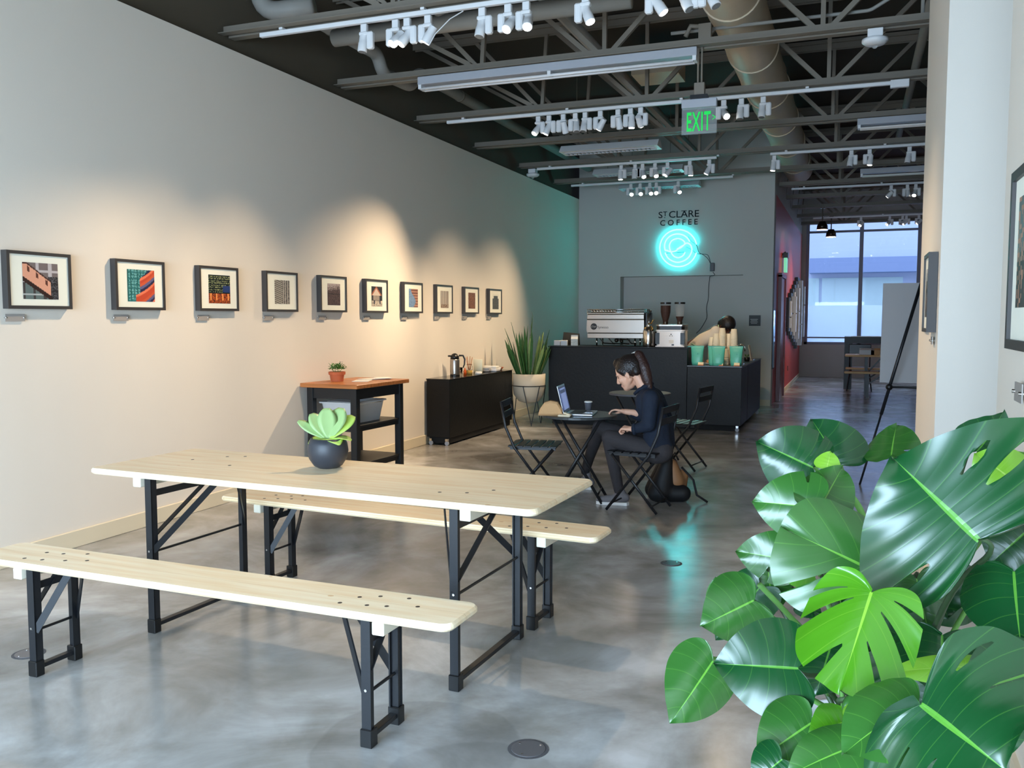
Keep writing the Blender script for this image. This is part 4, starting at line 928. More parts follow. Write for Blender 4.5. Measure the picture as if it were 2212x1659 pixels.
# grinder
g = thing('coffee_grinder', 'white double coffee grinder with two bean hoppers on the tall counter', 'grinder', (-2.258, 11.70, ZH))
auto(MB().prism(round_rect(0.37, 0.30, 0.05), 0, 0.21, 0.004).build('grinder_body', M['white_g'], g)); MB().prism(round_rect(0.385, 0.31, 0.05), 0.205, 0.225, 0.002).build('body_rim', M['white_g'], g)
MB().prism(round_rect(0.372, 0.302, 0.05), 0.225, 0.27).build('black_band', M['blackp'], g); MB().prism(round_rect(0.388, 0.315, 0.05), 0.27, 0.295, 0.004).build('lid_plate', M['stainless'], g)
B('foot_plate', (0, 0, 0.006), (0.385, 0.31, 0.014), 'white_g', g, 0.003)
for s in (-1, 1): B('side_grille', (s*0.165, -0.1455, 0.11), (0.055, 0.014, 0.15), 'blackp', g, 0.002)
B('power_socket', (0.04, -0.153, 0.027), (0.03, 0.008, 0.018), 'blackp', g)
em2 = MB().lathe([(0.009, -0.001), (0.009, 0.001)], (0.015, -0.152, 0.165), 12, Matrix.Rotation(PI/2, 3, 'X'))
for s in (-1, 1): em2.lathe([(0.006, -0.001), (0.006, 0.001)], (0.015+s*0.016, -0.152, 0.145), 12, Matrix.Rotation(PI/2, 3, 'X'))
em2.build('round_marks', M['slot'], g); B('rating_label', (0.02, -0.1515, 0.07), (0.06, 0.002, 0.045), 'paper', g)
for s, top in ((-1, 0.49), (1, 0.395)):
    h = MB().lathe([(0.028, 0.295), (0.028, 0.325), (0.052, 0.40), (0.063, 0.46), (0.066, 0.565), (0.064, 0.565), (0.061, 0.46), (0.05, 0.40), (0.026, 0.325)], (s*0.095+0.0, 0.02, 0), 24, cap=False).build('bean_hopper', mat('clear_hopper', srgb(200, 200, 196), 0.15, alpha=0.07, spec=0.2), g, True)
    pr = [(0.0295, 0.325), (0.0535, 0.40)] + ([(0.0645, 0.46), (0.0668, 0.545)] if s < 0 else [])
    MB().lathe(pr, (s*0.095, 0.02, 0), 20).build('coffee_beans', M['beans'], h)
    MB().lathe([(0.034, 0.293), (0.036, 0.33)], (s*0.095, 0.02, 0), 20).build('hopper_collar', M['steel_dk'], h)
    MB().lathe([(0.071, 0.565), (0.071, 0.588)], (s*0.095, 0.02, 0), 24).build('hopper_lid', M['blackp'], h)
# left end items
for k, (x, y, z) in enumerate(((-3.83, 11.62, 0), (-3.73, 11.60, 0), (-3.78, 11.76, 0))):
    tag(MB().box((0, 0, 0.035), (0.09, 0.08, 0.07), Matrix.Rotation(0.2*k, 3, 'Z'), 0.004).build('paper_packet', M['bin'], None, False, (x, y, ZH)), ['grey paper packet at the left end of the tall counter', 'grey paper packet beside the cream carton', 'grey paper packet behind the other two'][k], 'packet', 'packets on the tall counter')
tag(MB().prism([(-0.13, 0), (0.13, 0), (0.12, 0.16), (-0.11, 0.18)], -0.01, 0.01, R=Matrix(((1, 0, 0), (0, 0, 1), (0, 1, 0)))).build('leaning_tray', M['steel_dk'], None, False, (-3.75, 11.98, ZH)), 'dark crate lid leaning at the left end of the tall counter', 'tray')
t = thing('milk_carton', 'small white printed carton on the tall counter left of the machine', 'carton', (-3.60, 11.66, ZH), 0.2)
B('carton_body', (0, 0, 0.045), (0.095, 0.07, 0.09), mat('carton_print', srgb(214, 210, 196), 0.6, var=0.5, scale=60), t); MB().prism([(-0.035, 0.09), (0.035, 0.09), (0.004, 0.13), (0.004, 0.145), (-0.004, 0.145), (-0.004, 0.13)], -0.0475, 0.0475, R=Matrix(((0, 0, 1), (1, 0, 0), (0, 1, 0)))).build('carton_gable', M['paper'], t)
# bags of coffee on the low counter
def pouch(px, label):
    v = at(px, 787, YC+0.13); t = thing('coffee_bag', label, 'coffee bag', (v.x, YC+0.13, ZL), math.radians(rnd.uniform(-6, 6)), 'mint coffee bags')
    b = MB(); prof = [(0.0, 0.058, 0.040), (0.03, 0.064, 0.042), (0.09, 0.066, 0.034), (0.14, 0.070, 0.020), (0.168, 0.074, 0.006), (0.185, 0.075, 0.003)]
    n = 20; 
    for z, a, d in prof:
        for j in range(n):
            q = 2*PI*j/n; cs, sn = math.cos(q), math.sin(q); b.v.append((a*math.copysign(abs(cs)**0.7, cs), d*math.copysign(abs(sn)**0.8, sn), z))
    for i in range(len(prof)-1):
        for j in range(n): p_ = i*n+j; r_ = i*n+(j+1) % n; b.f.append((p_, r_, r_+n, p_+n))
    b.f.append(tuple(range(n))[::-1]); b.f.append(tuple((len(prof)-1)*n+j for j in range(n)))
    b.build('pouch', M['mint'], t, True)
    MB().box((0, 0, 0.178), (0.152, 0.008, 0.016), None, 0.002).build('top_seal', M['mint_d'], t)
    MB().lathe([(0.006, -0.002), (0.006, 0.001)], (0.012, -0.036, 0.11), 10, Matrix.Rotation(PI/2, 3, 'X')).build('valve', M['mint_d'], t)
    t.scale = (1.15, 1.1, 1.35); return t
pouch(1506, 'mint green coffee bag at the left of the low counter'); pouch(1543, 'mint green coffee bag behind the middle one'); 
pouch(1553, 'mint green coffee bag in the middle of the low counter').location.y -= 0.07; pouch(1590, 'mint green coffee bag at the right of the row')
for k, px in enumerate((1513, 1555, 1591)):
    v = at(px, 786, YC+0.035); t = thing('price_card', 'cream price card on an orange wooden block, %s of three' % ['left', 'middle', 'right'][k], 'price card', (v.x+0.005, YC+0.032, ZL), group='price cards before the coffee bags')
    B('wooden_block', (0, 0, 0.006), (0.075, 0.03, 0.012), 'woodblk', t); B('card', (0, -0.002, 0.026), (0.07, 0.002, 0.034), 'card', t, R=Matrix.Rotation(math.radians(-25), 3, 'X'))
# stacks of paper cups
stacks = [(1545, 0.24, 11.86, 0), (1559, 0.33, 11.86, 0), (1572, 0.31, 11.93, 1), (1583, 0.34, 11.86, 0), (1535, 0.24, 11.98, 2), (1563, 0.16, 11.74, 3)]
cy_ = 0
for k, (px, dummy, yy, q) in enumerate(((1538, 1, 12.02, 0), (1547, 1, 11.92, 0), (1560, 2, 11.95, 0), (1574, 2, 12.04, 0), (1585, 2, 11.93, 0), (1567, 0, 11.78, 0))):
    ztop = at(px, (730, 722, 710, 722, 712, 785)[k]-(0, 0, 0, 0, 0, 30)[k], yy).z
    x = at(px, 740, yy).x; n = max(2, int((ztop-ZL-0.10)/0.0135))
    n = min(n, int((ztop-ZL-0.105)/0.02)+1)
    for i in range(n):
        tag(MB().lathe([(0.051, 0), (0.052, 0.005), (0.036, 0.112), (0.034, 0.114), (0.049, 0.003)], n=14).build('paper_cup', M['cup'], None, True, (x, yy, ZL+i*(ztop-ZL-0.105)/max(1, n-1))),
            'upside-down cream paper cup, %s from the top of the %s stack' % (ORD2[n-1-i], ['far left', 'left', 'tall centre-left', 'centre-right', 'right', 'short front'][k]), 'cup', 'paper cups in the %s stack' % ['far left', 'left', 'centre-left', 'centre-right', 'right', 'front'][k])
# tap, menu cards, small things
t = thing('rinse_faucet', 'double arched chrome faucet at the far side of the low counter', 'faucet', (-1.52, 12.5, ZL))
for dx in (0, 0.07):
    MB().tube([(dx-0.06, 0, 0)]+[(dx-0.06+0.055*(1-math.cos(a*PI/8)), 0, 0.19+0.055*math.sin(a*PI/8)) for a in range(9)]+[(dx+0.05, 0, 0.15)], 0.009, 10).build('spout', M['chrome'], t, True)
B('faucet_base', (-0.02, 0, 0.01), (0.16, 0.05, 0.02), 'chrome', t, 0.005)
t = thing('chrome_cylinder', 'chrome canister beside the leaning menu card', 'canister', (-1.44, 12.1, ZL)); MB().lathe([(0.04, 0), (0.042, 0.15), (0.03, 0.17)], n=20).build('canister_body', M['chrome'], t, True)
for k, (px, py, y, lab) in enumerate(((1618, 779, 11.92, 'white menu card leaning on the low counter, the nearer one'), (1641, 770, 13.2, 'white menu card at the far end of the low counter'))):
    v = at(px, py, y); t = thing('menu_card', lab, 'menu card', (-1.375, y, ZL), 0, 'menu cards'); hgt = 0.26 if k == 0 else 0.22
    MB().box((-0.025, 0, hgt/2), (0.006, 0.20, hgt), Matrix.Rotation(math.radians(-11), 3, 'Y')).build('card_sheet', M['cup'], t); B('card_base', (0, 0, 0.006), (0.05, 0.18, 0.012), 'chrome', t)
t = thing('small_plant_cup', 'tiny potted sprig in a black cup between the menu cards', 'potted plant', (-1.40, 12.75, ZL)); MB().lathe([(0.035, 0), (0.04, 0.06)], n=16).build('black_cup', M['blackp'], t, True)
sp_ = MB()
for k in range(8): a = k*0.8; blade(sp_, (0.01*math.cos(a), 0.01*math.sin(a), 0.06), (math.cos(a)*.5, math.sin(a)*.5, 1), (math.cos(a+1.5), math.sin(a+1.5), .1), 0.05, 0.012, .2, 3, .001)
sp_.build('sprig', M['herb'], t)
t = thing('pastry_plate', 'plate of pastries between the mint bags', 'pastries', (-1.74, 11.75, ZL)); MB().lathe([(0.05, 0), (0.11, 0.015), (0.108, 0.018), (0.04, 0.006)], n=24).build('plate', M['white_g'], t, True)
for k in range(5): a = k*1.3; MB().ball((0.05*math.cos(a), 0.05*math.sin(a), 0.04), (0.035, 0.025, 0.022)).build('pastry', M['orange'], t, True)
tag(MB().lathe([(0.045, 0), (0.055, 0.05), (0.05, 0.09), (0.03, 0.11)], n=20).build('chrome_sugar_pot', M['chrome'], None, True, (-1.90, 11.72, ZL)), 'chrome sugar pot between the left and middle mint bags', 'pot')
tag(MB().ball((0, 0, 0.03), (0.04, 0.035, 0.03)).build('bread_roll', M['orange'], None, True, (-1.42, 11.84, ZL)), 'round pastry right of the mint bags', 'pastry')

# things on the counter wall
t = thing('wall_lettering', 'dark ST CLARE COFFEE lettering on the counter wall above the neon sign', 'lettering', (0, YB-0.004, 0))
k_ = lambda px, py: at(px, py, YB-0.004)
def word(nm, s, pxl, pxr, pyb_l, pyb_r, pyt, sp=1.0):
    a = k_(pxl, pyb_l); b = k_(pxr, pyb_r); h = (k_(pxl, pyt).z-a.z)
    o = text_mesh(nm, s, h/0.70, 'ink', t, (0, 0, 0), (PI/2, 0, 0), 0.003, sp, 1.0, 0.001)
    xs = [v.co.x for v in o.data.vertices]; wd = max(xs)-min(xs); o.scale = ((b.x-a.x)/wd, 1, 1); o.location = (a.x-min(xs)*o.scale[0], 0, (a.z+b.z)/2-0.0)
    return o
word('letter_s', 'S', 1422.5, 1431, 471, 471, 457.5); word('letter_t', 'T', 1432.5, 1441, 467, 466.5, 457)
word('word_clare', 'CLARE', 1445, 1510, 470.5, 468, 456); word('word_coffee', 'COFFEE', 1426, 1507, 487.5, 485, 475.5, 1.5)
MB().lathe([(0.008, -0.003), (0.008, 0.003)], k_(1436, 470)-t.location, 10, Matrix.Rotation(PI/2, 3, 'X')).build('letter_dot', M['ink'], t)
MB().box(k_(1477.5, 455.5)-t.location, (0.09, 0.006, 0.01)).build('a_bar', M['ink'], t)
ns = thing('neon_sign', 'glowing cyan neon sign of nested swirling rings', 'neon sign', (0, YB, 0))
def nz2(X, Y): v = at(1240+X/7.373, 380+Y/7.373, YB-0.035); return (v.x, -0.035, v.z)
def arc(cx, cy, r, a0, a1, n=28, ry=None): return [nz2(cx+r*math.cos(math.radians(a0+(a1-a0)*k/n)), cy-(ry or r)*math.sin(math.radians(a0+(a1-a0)*k/n))) for k in range(n+1)]
def smooth_path(p, n=6):
    out = []
    for i in range(len(p)-1):
        a, b, c, d = [Vector(p[max(0, min(len(p)-1, i+q))]) for q in (-1, 0, 1, 2)]
        for k in range(n):
            s = k/n; out.append(0.5*((2*b)+(c-a)*s+(2*a-5*b+4*c-d)*s*s+(3*b-a-3*c+d)*s**3))
    out.append(Vector(p[-1])); return out
tubes = [arc(1662, 1150, 296, 12, 346), arc(1650, 1120, 208, 22, 200, ry=196)+[nz2(*q) for q in ((1480, 1185), (1540, 1210), (1620, 1195), (1680, 1140), (1745, 1105))],
         [nz2(*q) for q in ((1450, 1220), (1490, 1300), (1560, 1352), (1650, 1376), (1750, 1352), (1830, 1290), (1875, 1200), (1870, 1130), (1840, 1085), (1790, 1070), (1745, 1105))],
         [nz2(*q) for q in ((1770, 1212), (1740, 1265), (1690, 1296), (1640, 1300), (1580, 1270), (1535, 1190), (1520, 1110), (1550, 1040), (1610, 1005), (1680, 1000), (1740, 1030), (1765, 1070), (1740, 1110), (1690, 1150), (1640, 1160))]]
for i, q in enumerate(tubes):
    MB().tube(smooth_path(q, 3) if i else q, 0.0115, 8).build('neon_tube', M['neon'], ns, True)
su = MB()
for X, Y in ((1460, 1225), (1650, 1010), (1950, 1080), (1945, 1225), (1660, 850), (1660, 1445), (1370, 1150)): a = Vector(nz2(X, Y)); su.tube([a, (a.x, 0, a.z)], 0.006, 6)
su.tube([nz2(1465, 1228), nz2(1760, 1215)], 0.005, 6); su.build('tube_support', M['cord'], ns)
t = thing('neon_power_cord', 'black cord and adapter hanging from the neon sign down the wall', 'power cord', (0, YB, 0))
cc = lambda lst: smooth_path([(lambda v: (v.x, -0.012, v.z))(at(x, y, YB)) for x, y in lst], 5)
MB().tube(cc([(1487, 511), (1492, 520), (1505, 530), (1510, 545), (1520, 551), (1530, 560), (1536, 572)]), 0.004, 6).tube(cc([(1482, 533), (1495, 540), (1505, 548), (1518, 549), (1530, 552), (1536, 572)]), 0.004, 6).build('cord', M['cord'], t)
v = at(1539, 577, YB); B('adapter', (v.x, -0.025, v.z), (0.075, 0.04, 0.14), 'blackp', t, 0.006)
MB().tube(cc([(1540, 588), (1544, 594), (1535, 596.5), (1533, 600)]), 0.005, 6).build('cord', M['cord'], t)
yy = 0.24-0.0
MB().tube(smooth_path([(lambda v: (v.x, 0.235, v.z))(at(x, y, YB+0.235)) for x, y in ((1533, 598), (1531, 620), (1530, 645), (1526, 665), (1527, 685), (1520, 700), (1512, 712), (1504, 720))], 5), 0.005, 6).tube([(at(1533, 600, YB).x, -0.012, at(1533, 599.5, YB).z), (at(1533, 598, YB+0.235).x, 0.235, at(1533, 598, YB+0.235).z)], 0.005, 6).build('cord', M['cord'], t)
v = at(1630.5, 692.5, YB); t = thing('wall_plaque', 'small dark grey plaque with pale text beside the recess', 'plaque', (v.x, YB, v.z))
B('plaque_plate', (0, -0.006, 0), (0.185, 0.012, 0.175), mat('plaque', srgb(52, 54, 52), 0.5), t); ln = MB()
for k in range(4): ln.box((-0.01, -0.0125, 0.02-k*0.022), (0.12-0.02*(k % 2), 0.001, 0.007))
ln.build('text_lines', M['bin'], t)
v = at(1630, 722, YB); tag(MB().box((0, -0.003, 0), (0.16, 0.004, 0.10)).build('wall_notice', M['wall_back'], None, False, (v.x, YB, v.z)), 'faint pale notice under the dark grey plaque', 'notice')

# ------------------------------------------------------------------ far room
t = struct(thing('door_1', 'dark red door standing in the red wall', None, (-1.26, 16.6, 0)))
B('door_leaf', (0.02, 0.0, 1.08), (0.04, 1.0, 2.16), 'darkred', t); fm = MB(); fm.box((0.03, -0.53, 1.10), (0.07, 0.07, 2.2)); fm.box((0.03, 0.53, 1.10), (0.07, 0.07, 2.2)); fm.box((0.03, 0, 2.2), (0.07, 1.13, 0.07)); fm.build('door_frame', M['darkred'], t)
v = Vector((-1.26, 16.9, 2.47)); t = thing('exit_sign', 'small glowing green exit sign on the red wall over the dark red door', 'exit sign', v)
B('sign_box', (0.06, 0, 0.12), (0.09, 0.2, 0.09), 'blackp', t); B('sign_plate', (0.06, 0, -0.06), (0.05, 0.24, 0.26), mat('green_plate', srgb(120, 220, 180), 0.3, emit=(0.2, 0.8, 0.5, 1), estr=0.5), t); MB().tube([(0, 0, 0.13), (0.06, 0, 0.18)], 0.02).build('bracket', M['blackp'], t, True)
t = thing('light_switch', 'small dark switch fitting on the red wall below the slat artwork', 'switch', (-1.26, 17.75, 1.22)); B('switch_plate', (0.01, 0, 0), (0.02, 0.09, 0.14), 'steel_dk', t); MB().tube([(0.02, 0, 0.02), (0.05, 0, 0.05)], 0.008).build('switch_toggle', M['steel_dk'], t, True)
t = thing('wall_outlet', 'small dark outlet low on the red wall', 'outlet', (-1.26, 18.9, 0.42)); B('cover_plate', (0.005, 0, 0), (0.01, 0.07, 0.1), 'steel_dk', t)
t = thing('slat_artwork', 'wall sculpture of staggered white bars on black backing on the red wall', 'artwork', (-1.255, 20.2, 1.55)); t.scale = (1, 1, 0.84)
rr = random.Random(3)
for k in range(8):
    y = -1.95+k*0.52; h0 = -0.35-0.10*min(k, 5)+(0.1*(k-5) if k > 5 else 0); h1 = 0.28+0.12*min(k, 5)+(0.0 if k < 6 else -0.12*(k-6)); 
    sb = B('backing_slat', (0.03, y, (h0+h1)/2), (0.06, 0.44, h1-h0+0.16), 'blackp', t)
    cut = rr.uniform(0.3, 0.7); z = h0+(h1-h0)*cut
    for a, b_ in ((h0, z-0.015), (z+0.015, h1)): B('white_bar', (0.075+0.03*(k % 2), y+0.05, (a+b_)/2), (0.03+0.06*(k % 2), 0.24, b_-a), 'white_g', sb)
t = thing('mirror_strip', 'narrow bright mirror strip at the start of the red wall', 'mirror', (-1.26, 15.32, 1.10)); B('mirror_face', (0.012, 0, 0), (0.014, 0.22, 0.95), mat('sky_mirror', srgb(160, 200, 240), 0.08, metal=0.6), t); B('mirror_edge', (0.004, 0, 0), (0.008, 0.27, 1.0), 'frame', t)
# easel with grey board
t = thing('presentation_easel', 'black tripod easel holding a tall grey board', 'easel', (0.42, 8.55, 0))
bd = MB(); c0 = at(1905, 612, 8.75); 
def W_(px, py, y): return at(px, py, y)-Vector((0.42, 8.55, 0))
bo = [at(1908, 612, 8.7), at(1985, 611, 8.7), at(1975, 828, 8.45), at(1900, 826, 8.45)]
pl = [q-Vector((0.42, 8.55, 0)) for q in bo]; pl[1].x += 0.32; pl[2].x += 0.32
vs = [p for p in pl]+[p+Vector((0, 0.03, 0)) for p in pl]
MB().add(vs, [(0, 3, 2, 1), (4, 5, 6, 7), (0, 1, 5, 4), (1, 2, 6, 5), (2, 3, 7, 6), (3, 0, 4, 7)]).build('board', M['greyboard'], t)
foot = at_z(1857, 1047, 0)-Vector((0.42, 8.55, 0)); apex = at(1990, 612, 8.42)-Vector((0.42, 8.55, 0)); 
for k, f_ in enumerate((foot, Vector((0.95, foot.y, 0)), Vector((0.35, 0.75, 0)))):
    MB().tube([apex, apex*0.35+f_*0.65], 0.014, 10).tube([apex*0.4+f_*0.6, f_], 0.009, 10).build('leg', M['black'], t, True)
kn = W_(1921, 836, 8.28); MB().ball(kn, (0.03, 0.03, 0.03)).build('clamp_knob', M['blackp'], t, True)
MB().tube([kn, (0.62, kn.y, kn.z)], 0.010, 8).build('ledge_bar', M['black'], t, True)
# far furniture
def far_table(x0, x1, y, label):
    t = thing('bar_table', label, 'table', ((x0+x1)/2, y, 0)); L = x1-x0
    B('tabletop', (0, 0, 1.005), (L, 0.7, 0.13), 'blackcart', t)
    for sx in (-1, 1):
        for sy in (-1, 1): B('leg', (sx*(L/2-0.08), sy*0.27, 0.47), (0.15, 0.12, 0.94), 'blackcart', t)
far_table(-0.18, 1.6, 19.5, 'tall black bar table before the far window')
t = thing('paper_roll', 'white paper spread on the tall black bar table', 'paper', (0.3, 19.4, 1.07)); B('sheet', (0, 0, 0.004), (0.7, 0.4, 0.008), 'paper', t)
def far_trestle(cat, label, cx, cy, L, Wd, zt, legx):
    t = thing('trestle_table' if cat == 'table' else 'trestle_bench', label, cat, (cx, cy, 0)); B('tabletop' if cat == 'table' else 'seat_board', (0, 0, zt-0.018), (L, Wd, 0.036), mat('far_pine', srgb(214, 176, 122), 0.5, var=0.15), t, 0.01)
    for s in (-1, 1):
        for q in (-1, 1): B('leg', (s*legx, q*(Wd/2-0.05), (zt-0.036)/2), (0.05, 0.05, zt-0.036), 'black', t)
        MB().bar((s*legx-0.0, 0, zt*0.5), (s*(legx-0.28), 0, zt-0.04), 0.05, 0.025).build('folding_strut', M['black'], t)
far_trestle('table', 'pine folding table in the far room, half hidden by the grey board', 0.85, 18.0, 2.0, 0.6, 0.76, 0.62)
far_trestle('bench', 'pine bench on the far side of the far-room table', 0.86, 18.55, 2.0, 0.25, 0.48, 0.62)
far_trestle('bench', 'pine bench on the near side of the far-room table', 0.80, 17.35, 1.9, 0.25, 0.47, 0.55)
for k, (px, w_, m_, lab) in enumerate(((1872, 0.26, 'bin', 'grey cardboard box on the far-room table'), (1891, 0.16, 'kraft', 'tan cardboard box on the far-room table, right of the grey one'))):
    v = at(px, 760, 18.0); t = thing('cardboard_box', lab, 'box', (v.x, 17.95, 0.76)); B('box_body', (0, 0, 0.055), (w_, 0.2, 0.11), m_, t); B('box_flap', (0, -0.12, 0.105), (w_, 0.07, 0.004), m_, t, R=Matrix.Rotation(0.5, 3, 'X'))
t = thing('side_chair', 'black chair standing behind the far-room table', 'chair', (0.12, 18.9, 0)); B('seat', (0, 0, 0.45), (0.42, 0.40, 0.03), 'blackp', t, 0.01); B('backrest', (0, 0.2, 0.80), (0.42, 0.03, 0.24), 'blackp', t, 0.01)
for sx in (-1, 1):
    for sy in (-1, 1): MB().tube([(sx*0.17, sy*0.16, 0.45), (sx*0.23, sy*0.22, 0)], 0.011).build('leg', M['black'], t, True)
    MB().tube([(sx*0.19, 0.18, 0.45), (sx*0.19, 0.21, 0.75)], 0.011).build('back_post', M['black'], t, True)

# ------------------------------------------------------------------ bistro furniture (faces +x locally)
def bistro_chair(label, x, y, rz, tilt=0):
    t = thing('folding_chair', label, 'chair', (x, y, 0), rz, 'black slatted folding chairs'); w = 0.185; m = M['chair']
    for s in (-1, 1):
        # long side: foot at the front, rises to the backrest; short side: foot at the back, rises to the seat front
        MB().tube([(0.20, s*w, 0.008), (-0.13, s*w, 0.44), (-0.20, s*w, 0.60), (-0.235, s*w, 0.80)], 0.011, 8, flat=0.6).build('back_leg', m, t, True)
        MB().tube([(-0.19, s*(w-0.022), 0.008), (0.17, s*(w-0.022), 0.43)], 0.011, 8, flat=0.6).build('front_leg', m, t, True)
        MB().bar((-0.17, s*(w-0.034), 0.432), (0.19, s*(w-0.034), 0.432), 0.010, 0.022).build('seat_rail', m, t)
    for k in range(6): B('seat_slat', (-0.155+k*0.066, 0, 0.449), (0.054, 0.37, 0.012), 'chair', t, 0.003)
    for z, x_ in ((0.775, -0.232), (0.69, -0.220)): B('back_slat', (x_, 0, z), (0.010, 0.38, 0.052), 'chair', t, 0.003, R=Matrix.Rotation(-0.12, 3, 'Y'))
    MB().tube([(0.16, -w, 0.06), (0.16, w, 0.06)], 0.006).build('front_rung', m, t, True); MB().tube([(-0.15, -w, 0.06), (-0.15, w, 0.06)], 0.006).build('rear_rung', m, t, True)
    return t
def bistro_table(label, x, y, rz, top='tabletop_g', r=0.30, h=0.69):
    t = thing('bistro_table', label, 'table', (x, y, 0), rz, 'round folding bistro tables')
    MB().lathe([(r-0.006, h-0.02), (r, h-0.018), (r, h-0.003), (r-0.005, h)], n=40).build('tabletop', M[top], t)
    for s in (-1, 1):
        MB().tube([(-0.20, s*0.19, 0.008), (0.19, s*0.19, h-0.02)], 0.012, 8, flat=0.6).build('leg', M['chair'], t, True)
        MB().tube([(0.20, s*0.165, 0.008), (-0.19, s*0.165, h-0.02)], 0.012, 8, flat=0.6).build('leg', M['chair'], t, True)
    MB().tube([(-0.165, -0.19, 0.07), (-0.165, 0.19, 0.07)], 0.007).build('stretcher', M['chair'], t, True); MB().tube([(0.165, -0.165, 0.07), (0.165, 0.165, 0.07)], 0.007).build('stretcher', M['chair'], t, True)
    return t
bistro_table('round black folding table with the laptop on it', -2.02, 6.68, math.radians(10))
bistro_table('round folding table with a pale top by the coffee counter', -2.0, 8.72, math.radians(-10), 'slot', 0.31, 0.70)
bistro_chair('black slatted folding chair under the seated woman', -1.49, 6.53, math.radians(173))
sl = at_z(1155, 958, 0.45)
bistro_chair('empty black folding chair at the left of the laptop table', sl.x, sl.y, math.radians(10))
bistro_chair('empty black folding chair beside the pale round table', -1.52, 8.46, math.radians(170))

# laptop, cup, paper bag
ZT1 = 0.691
lp = thing('laptop', 'open silver laptop on the round black table', 'laptop', (-2.10, 6.66, ZT1), math.radians(8))
B('base', (0.10, 0, 0.008), (0.22, 0.31, 0.014), 'alum', lp, 0.004); B('keyboard', (0.075, 0, 0.0156), (0.10, 0.27, 0.001), 'keys', lp); B('trackpad', (0.165, 0, 0.0156), (0.06, 0.10, 0.001), 'alum', lp)
Rl = Matrix.Rotation(math.radians(-14), 3, 'Y'); MB().box(Rl @ Vector((-0.004, 0, 0.113))+Vector((-0.012, 0, 0.012)), (0.006, 0.31, 0.22), Rl, 0.002).build('lid', M['alum'], lp)
def scr(u, v):
    if v > .93: return (40, 44, 66)
    if abs(v-.78) < .07 and .15 < u < .9: return (44, 50, 78)
    return (104, 118, 158) if .2 < u < .85 else (72, 84, 124)
grid_print('screen', 0.285, 0.185, 16, 14, scr, M['screen'], lp, Rl @ Vector((0.0005, 0, 0.118))+Vector((-0.012, 0, 0.012)), (0, 1, 0), Rl @ Vector((0, 0, 1)))
t = thing('takeaway_cup', 'dark takeaway cup with white band behind the laptop', 'cup', (at(1271, 870, 6.86).x, 6.86, ZT1)); MB().lathe([(0.024, 0), (0.031, 0.075), (0.032, 0.078)], n=20).build('cup_body', M['slot'], t, True); MB().lathe([(0.033, 0.075), (0.033, 0.083), (0.027, 0.087)], n=20).build('cup_lid', M['paper'], t, True)
def blob(name, label, cat, loc, pieces, m, vox=0.008):
    b = MB()
    for p in pieces: b.cap(*p)
    o = b.build(name, m, None, True, loc); fleshy(o, vox, 4); return tag(o, label, cat)
b = MB(); 
pb_ = [(-0.12, 0.0), (0.12, 0.0), (0.115, 0.05), (0.07, 0.105), (0.0, 0.115), (-0.06, 0.10), (-0.10, 0.055)]
bgo = MB().prism([(x, z) for x, z in pb_], -0.06, 0.06, 0.015, R=Matrix(((1, 0, 0), (0, 0, -1), (0, 1, 0)))).build('paper_bag', M['kraft'], None, False)
bgo.location = (-2.20, 6.50, ZT1); bgo.rotation_euler = (0, 0, math.radians(15)); bgo.scale = (.8, .8, 1); tag(bgo, 'crumpled brown paper bag in front of the laptop', 'bag')
nk = MB(); nk.box((0, 0, 0.008), (0.10, 0.05, 0.014), Matrix.Rotation(0.15, 3, 'X'), 0.005).box((0.02, 0.01, 0.02), (0.06, 0.04, 0.01), Matrix.Rotation(0.3, 3, 'Y'), 0.003)
nk = tag(nk.build('paper_napkin', M['cup'], None, False, (-2.07, 6.455, ZT1)), 'crumpled napkin on the table edge next to the paper bag', 'napkin')

# backpack on the floor
t = thing('backpack', 'black backpack with tan pocket on the floor under the chair', 'backpack', (-1.36, 6.92, 0), math.radians(20))
o = MB().cap((-0.10, -0.08, 0.07), (0.11, -0.08, 0.07), 0.068, 0.068).cap((-0.10, 0.08, 0.07), (0.11, 0.08, 0.07), 0.068, 0.068).cap((-0.06, -0.07, 0.09), (-0.01, -0.05, 0.31), 0.10, 0.05).cap((-0.06, 0.07, 0.09), (-0.01, 0.05, 0.31), 0.10, 0.05).cap((0.04, 0, 0.09), (0.03, 0, 0.30), 0.10, 0.05).build('bag_body', M['bag'], t, True); fleshy(o, 0.012, 4)
o = MB().cap((0.06, -0.03, 0.16), (0.03, -0.03, 0.29), 0.075, 0.05).cap((0.06, 0.05, 0.16), (0.03, 0.05, 0.29), 0.075, 0.05).cap((0.11, 0, 0.12), (0.12, 0, 0.2), 0.05, 0.05).build('front_pocket', M['tan'], t, True); fleshy(o, 0.012, 4)
MB().tube([(0.10, -0.08, 0.28), (0.19, -0.10, 0.18), (0.22, -0.1, 0.06), (0.30, -0.12, 0.008)], 0.009, 6, flat=2).build('strap', M['bag'], t, True); MB().tube([(0.02, -0.05, 0.34), (0.05, -0.05, 0.39), (0.08, -0.05, 0.33)], 0.008, 6).build('grab_handle', M['bag'], t, True)

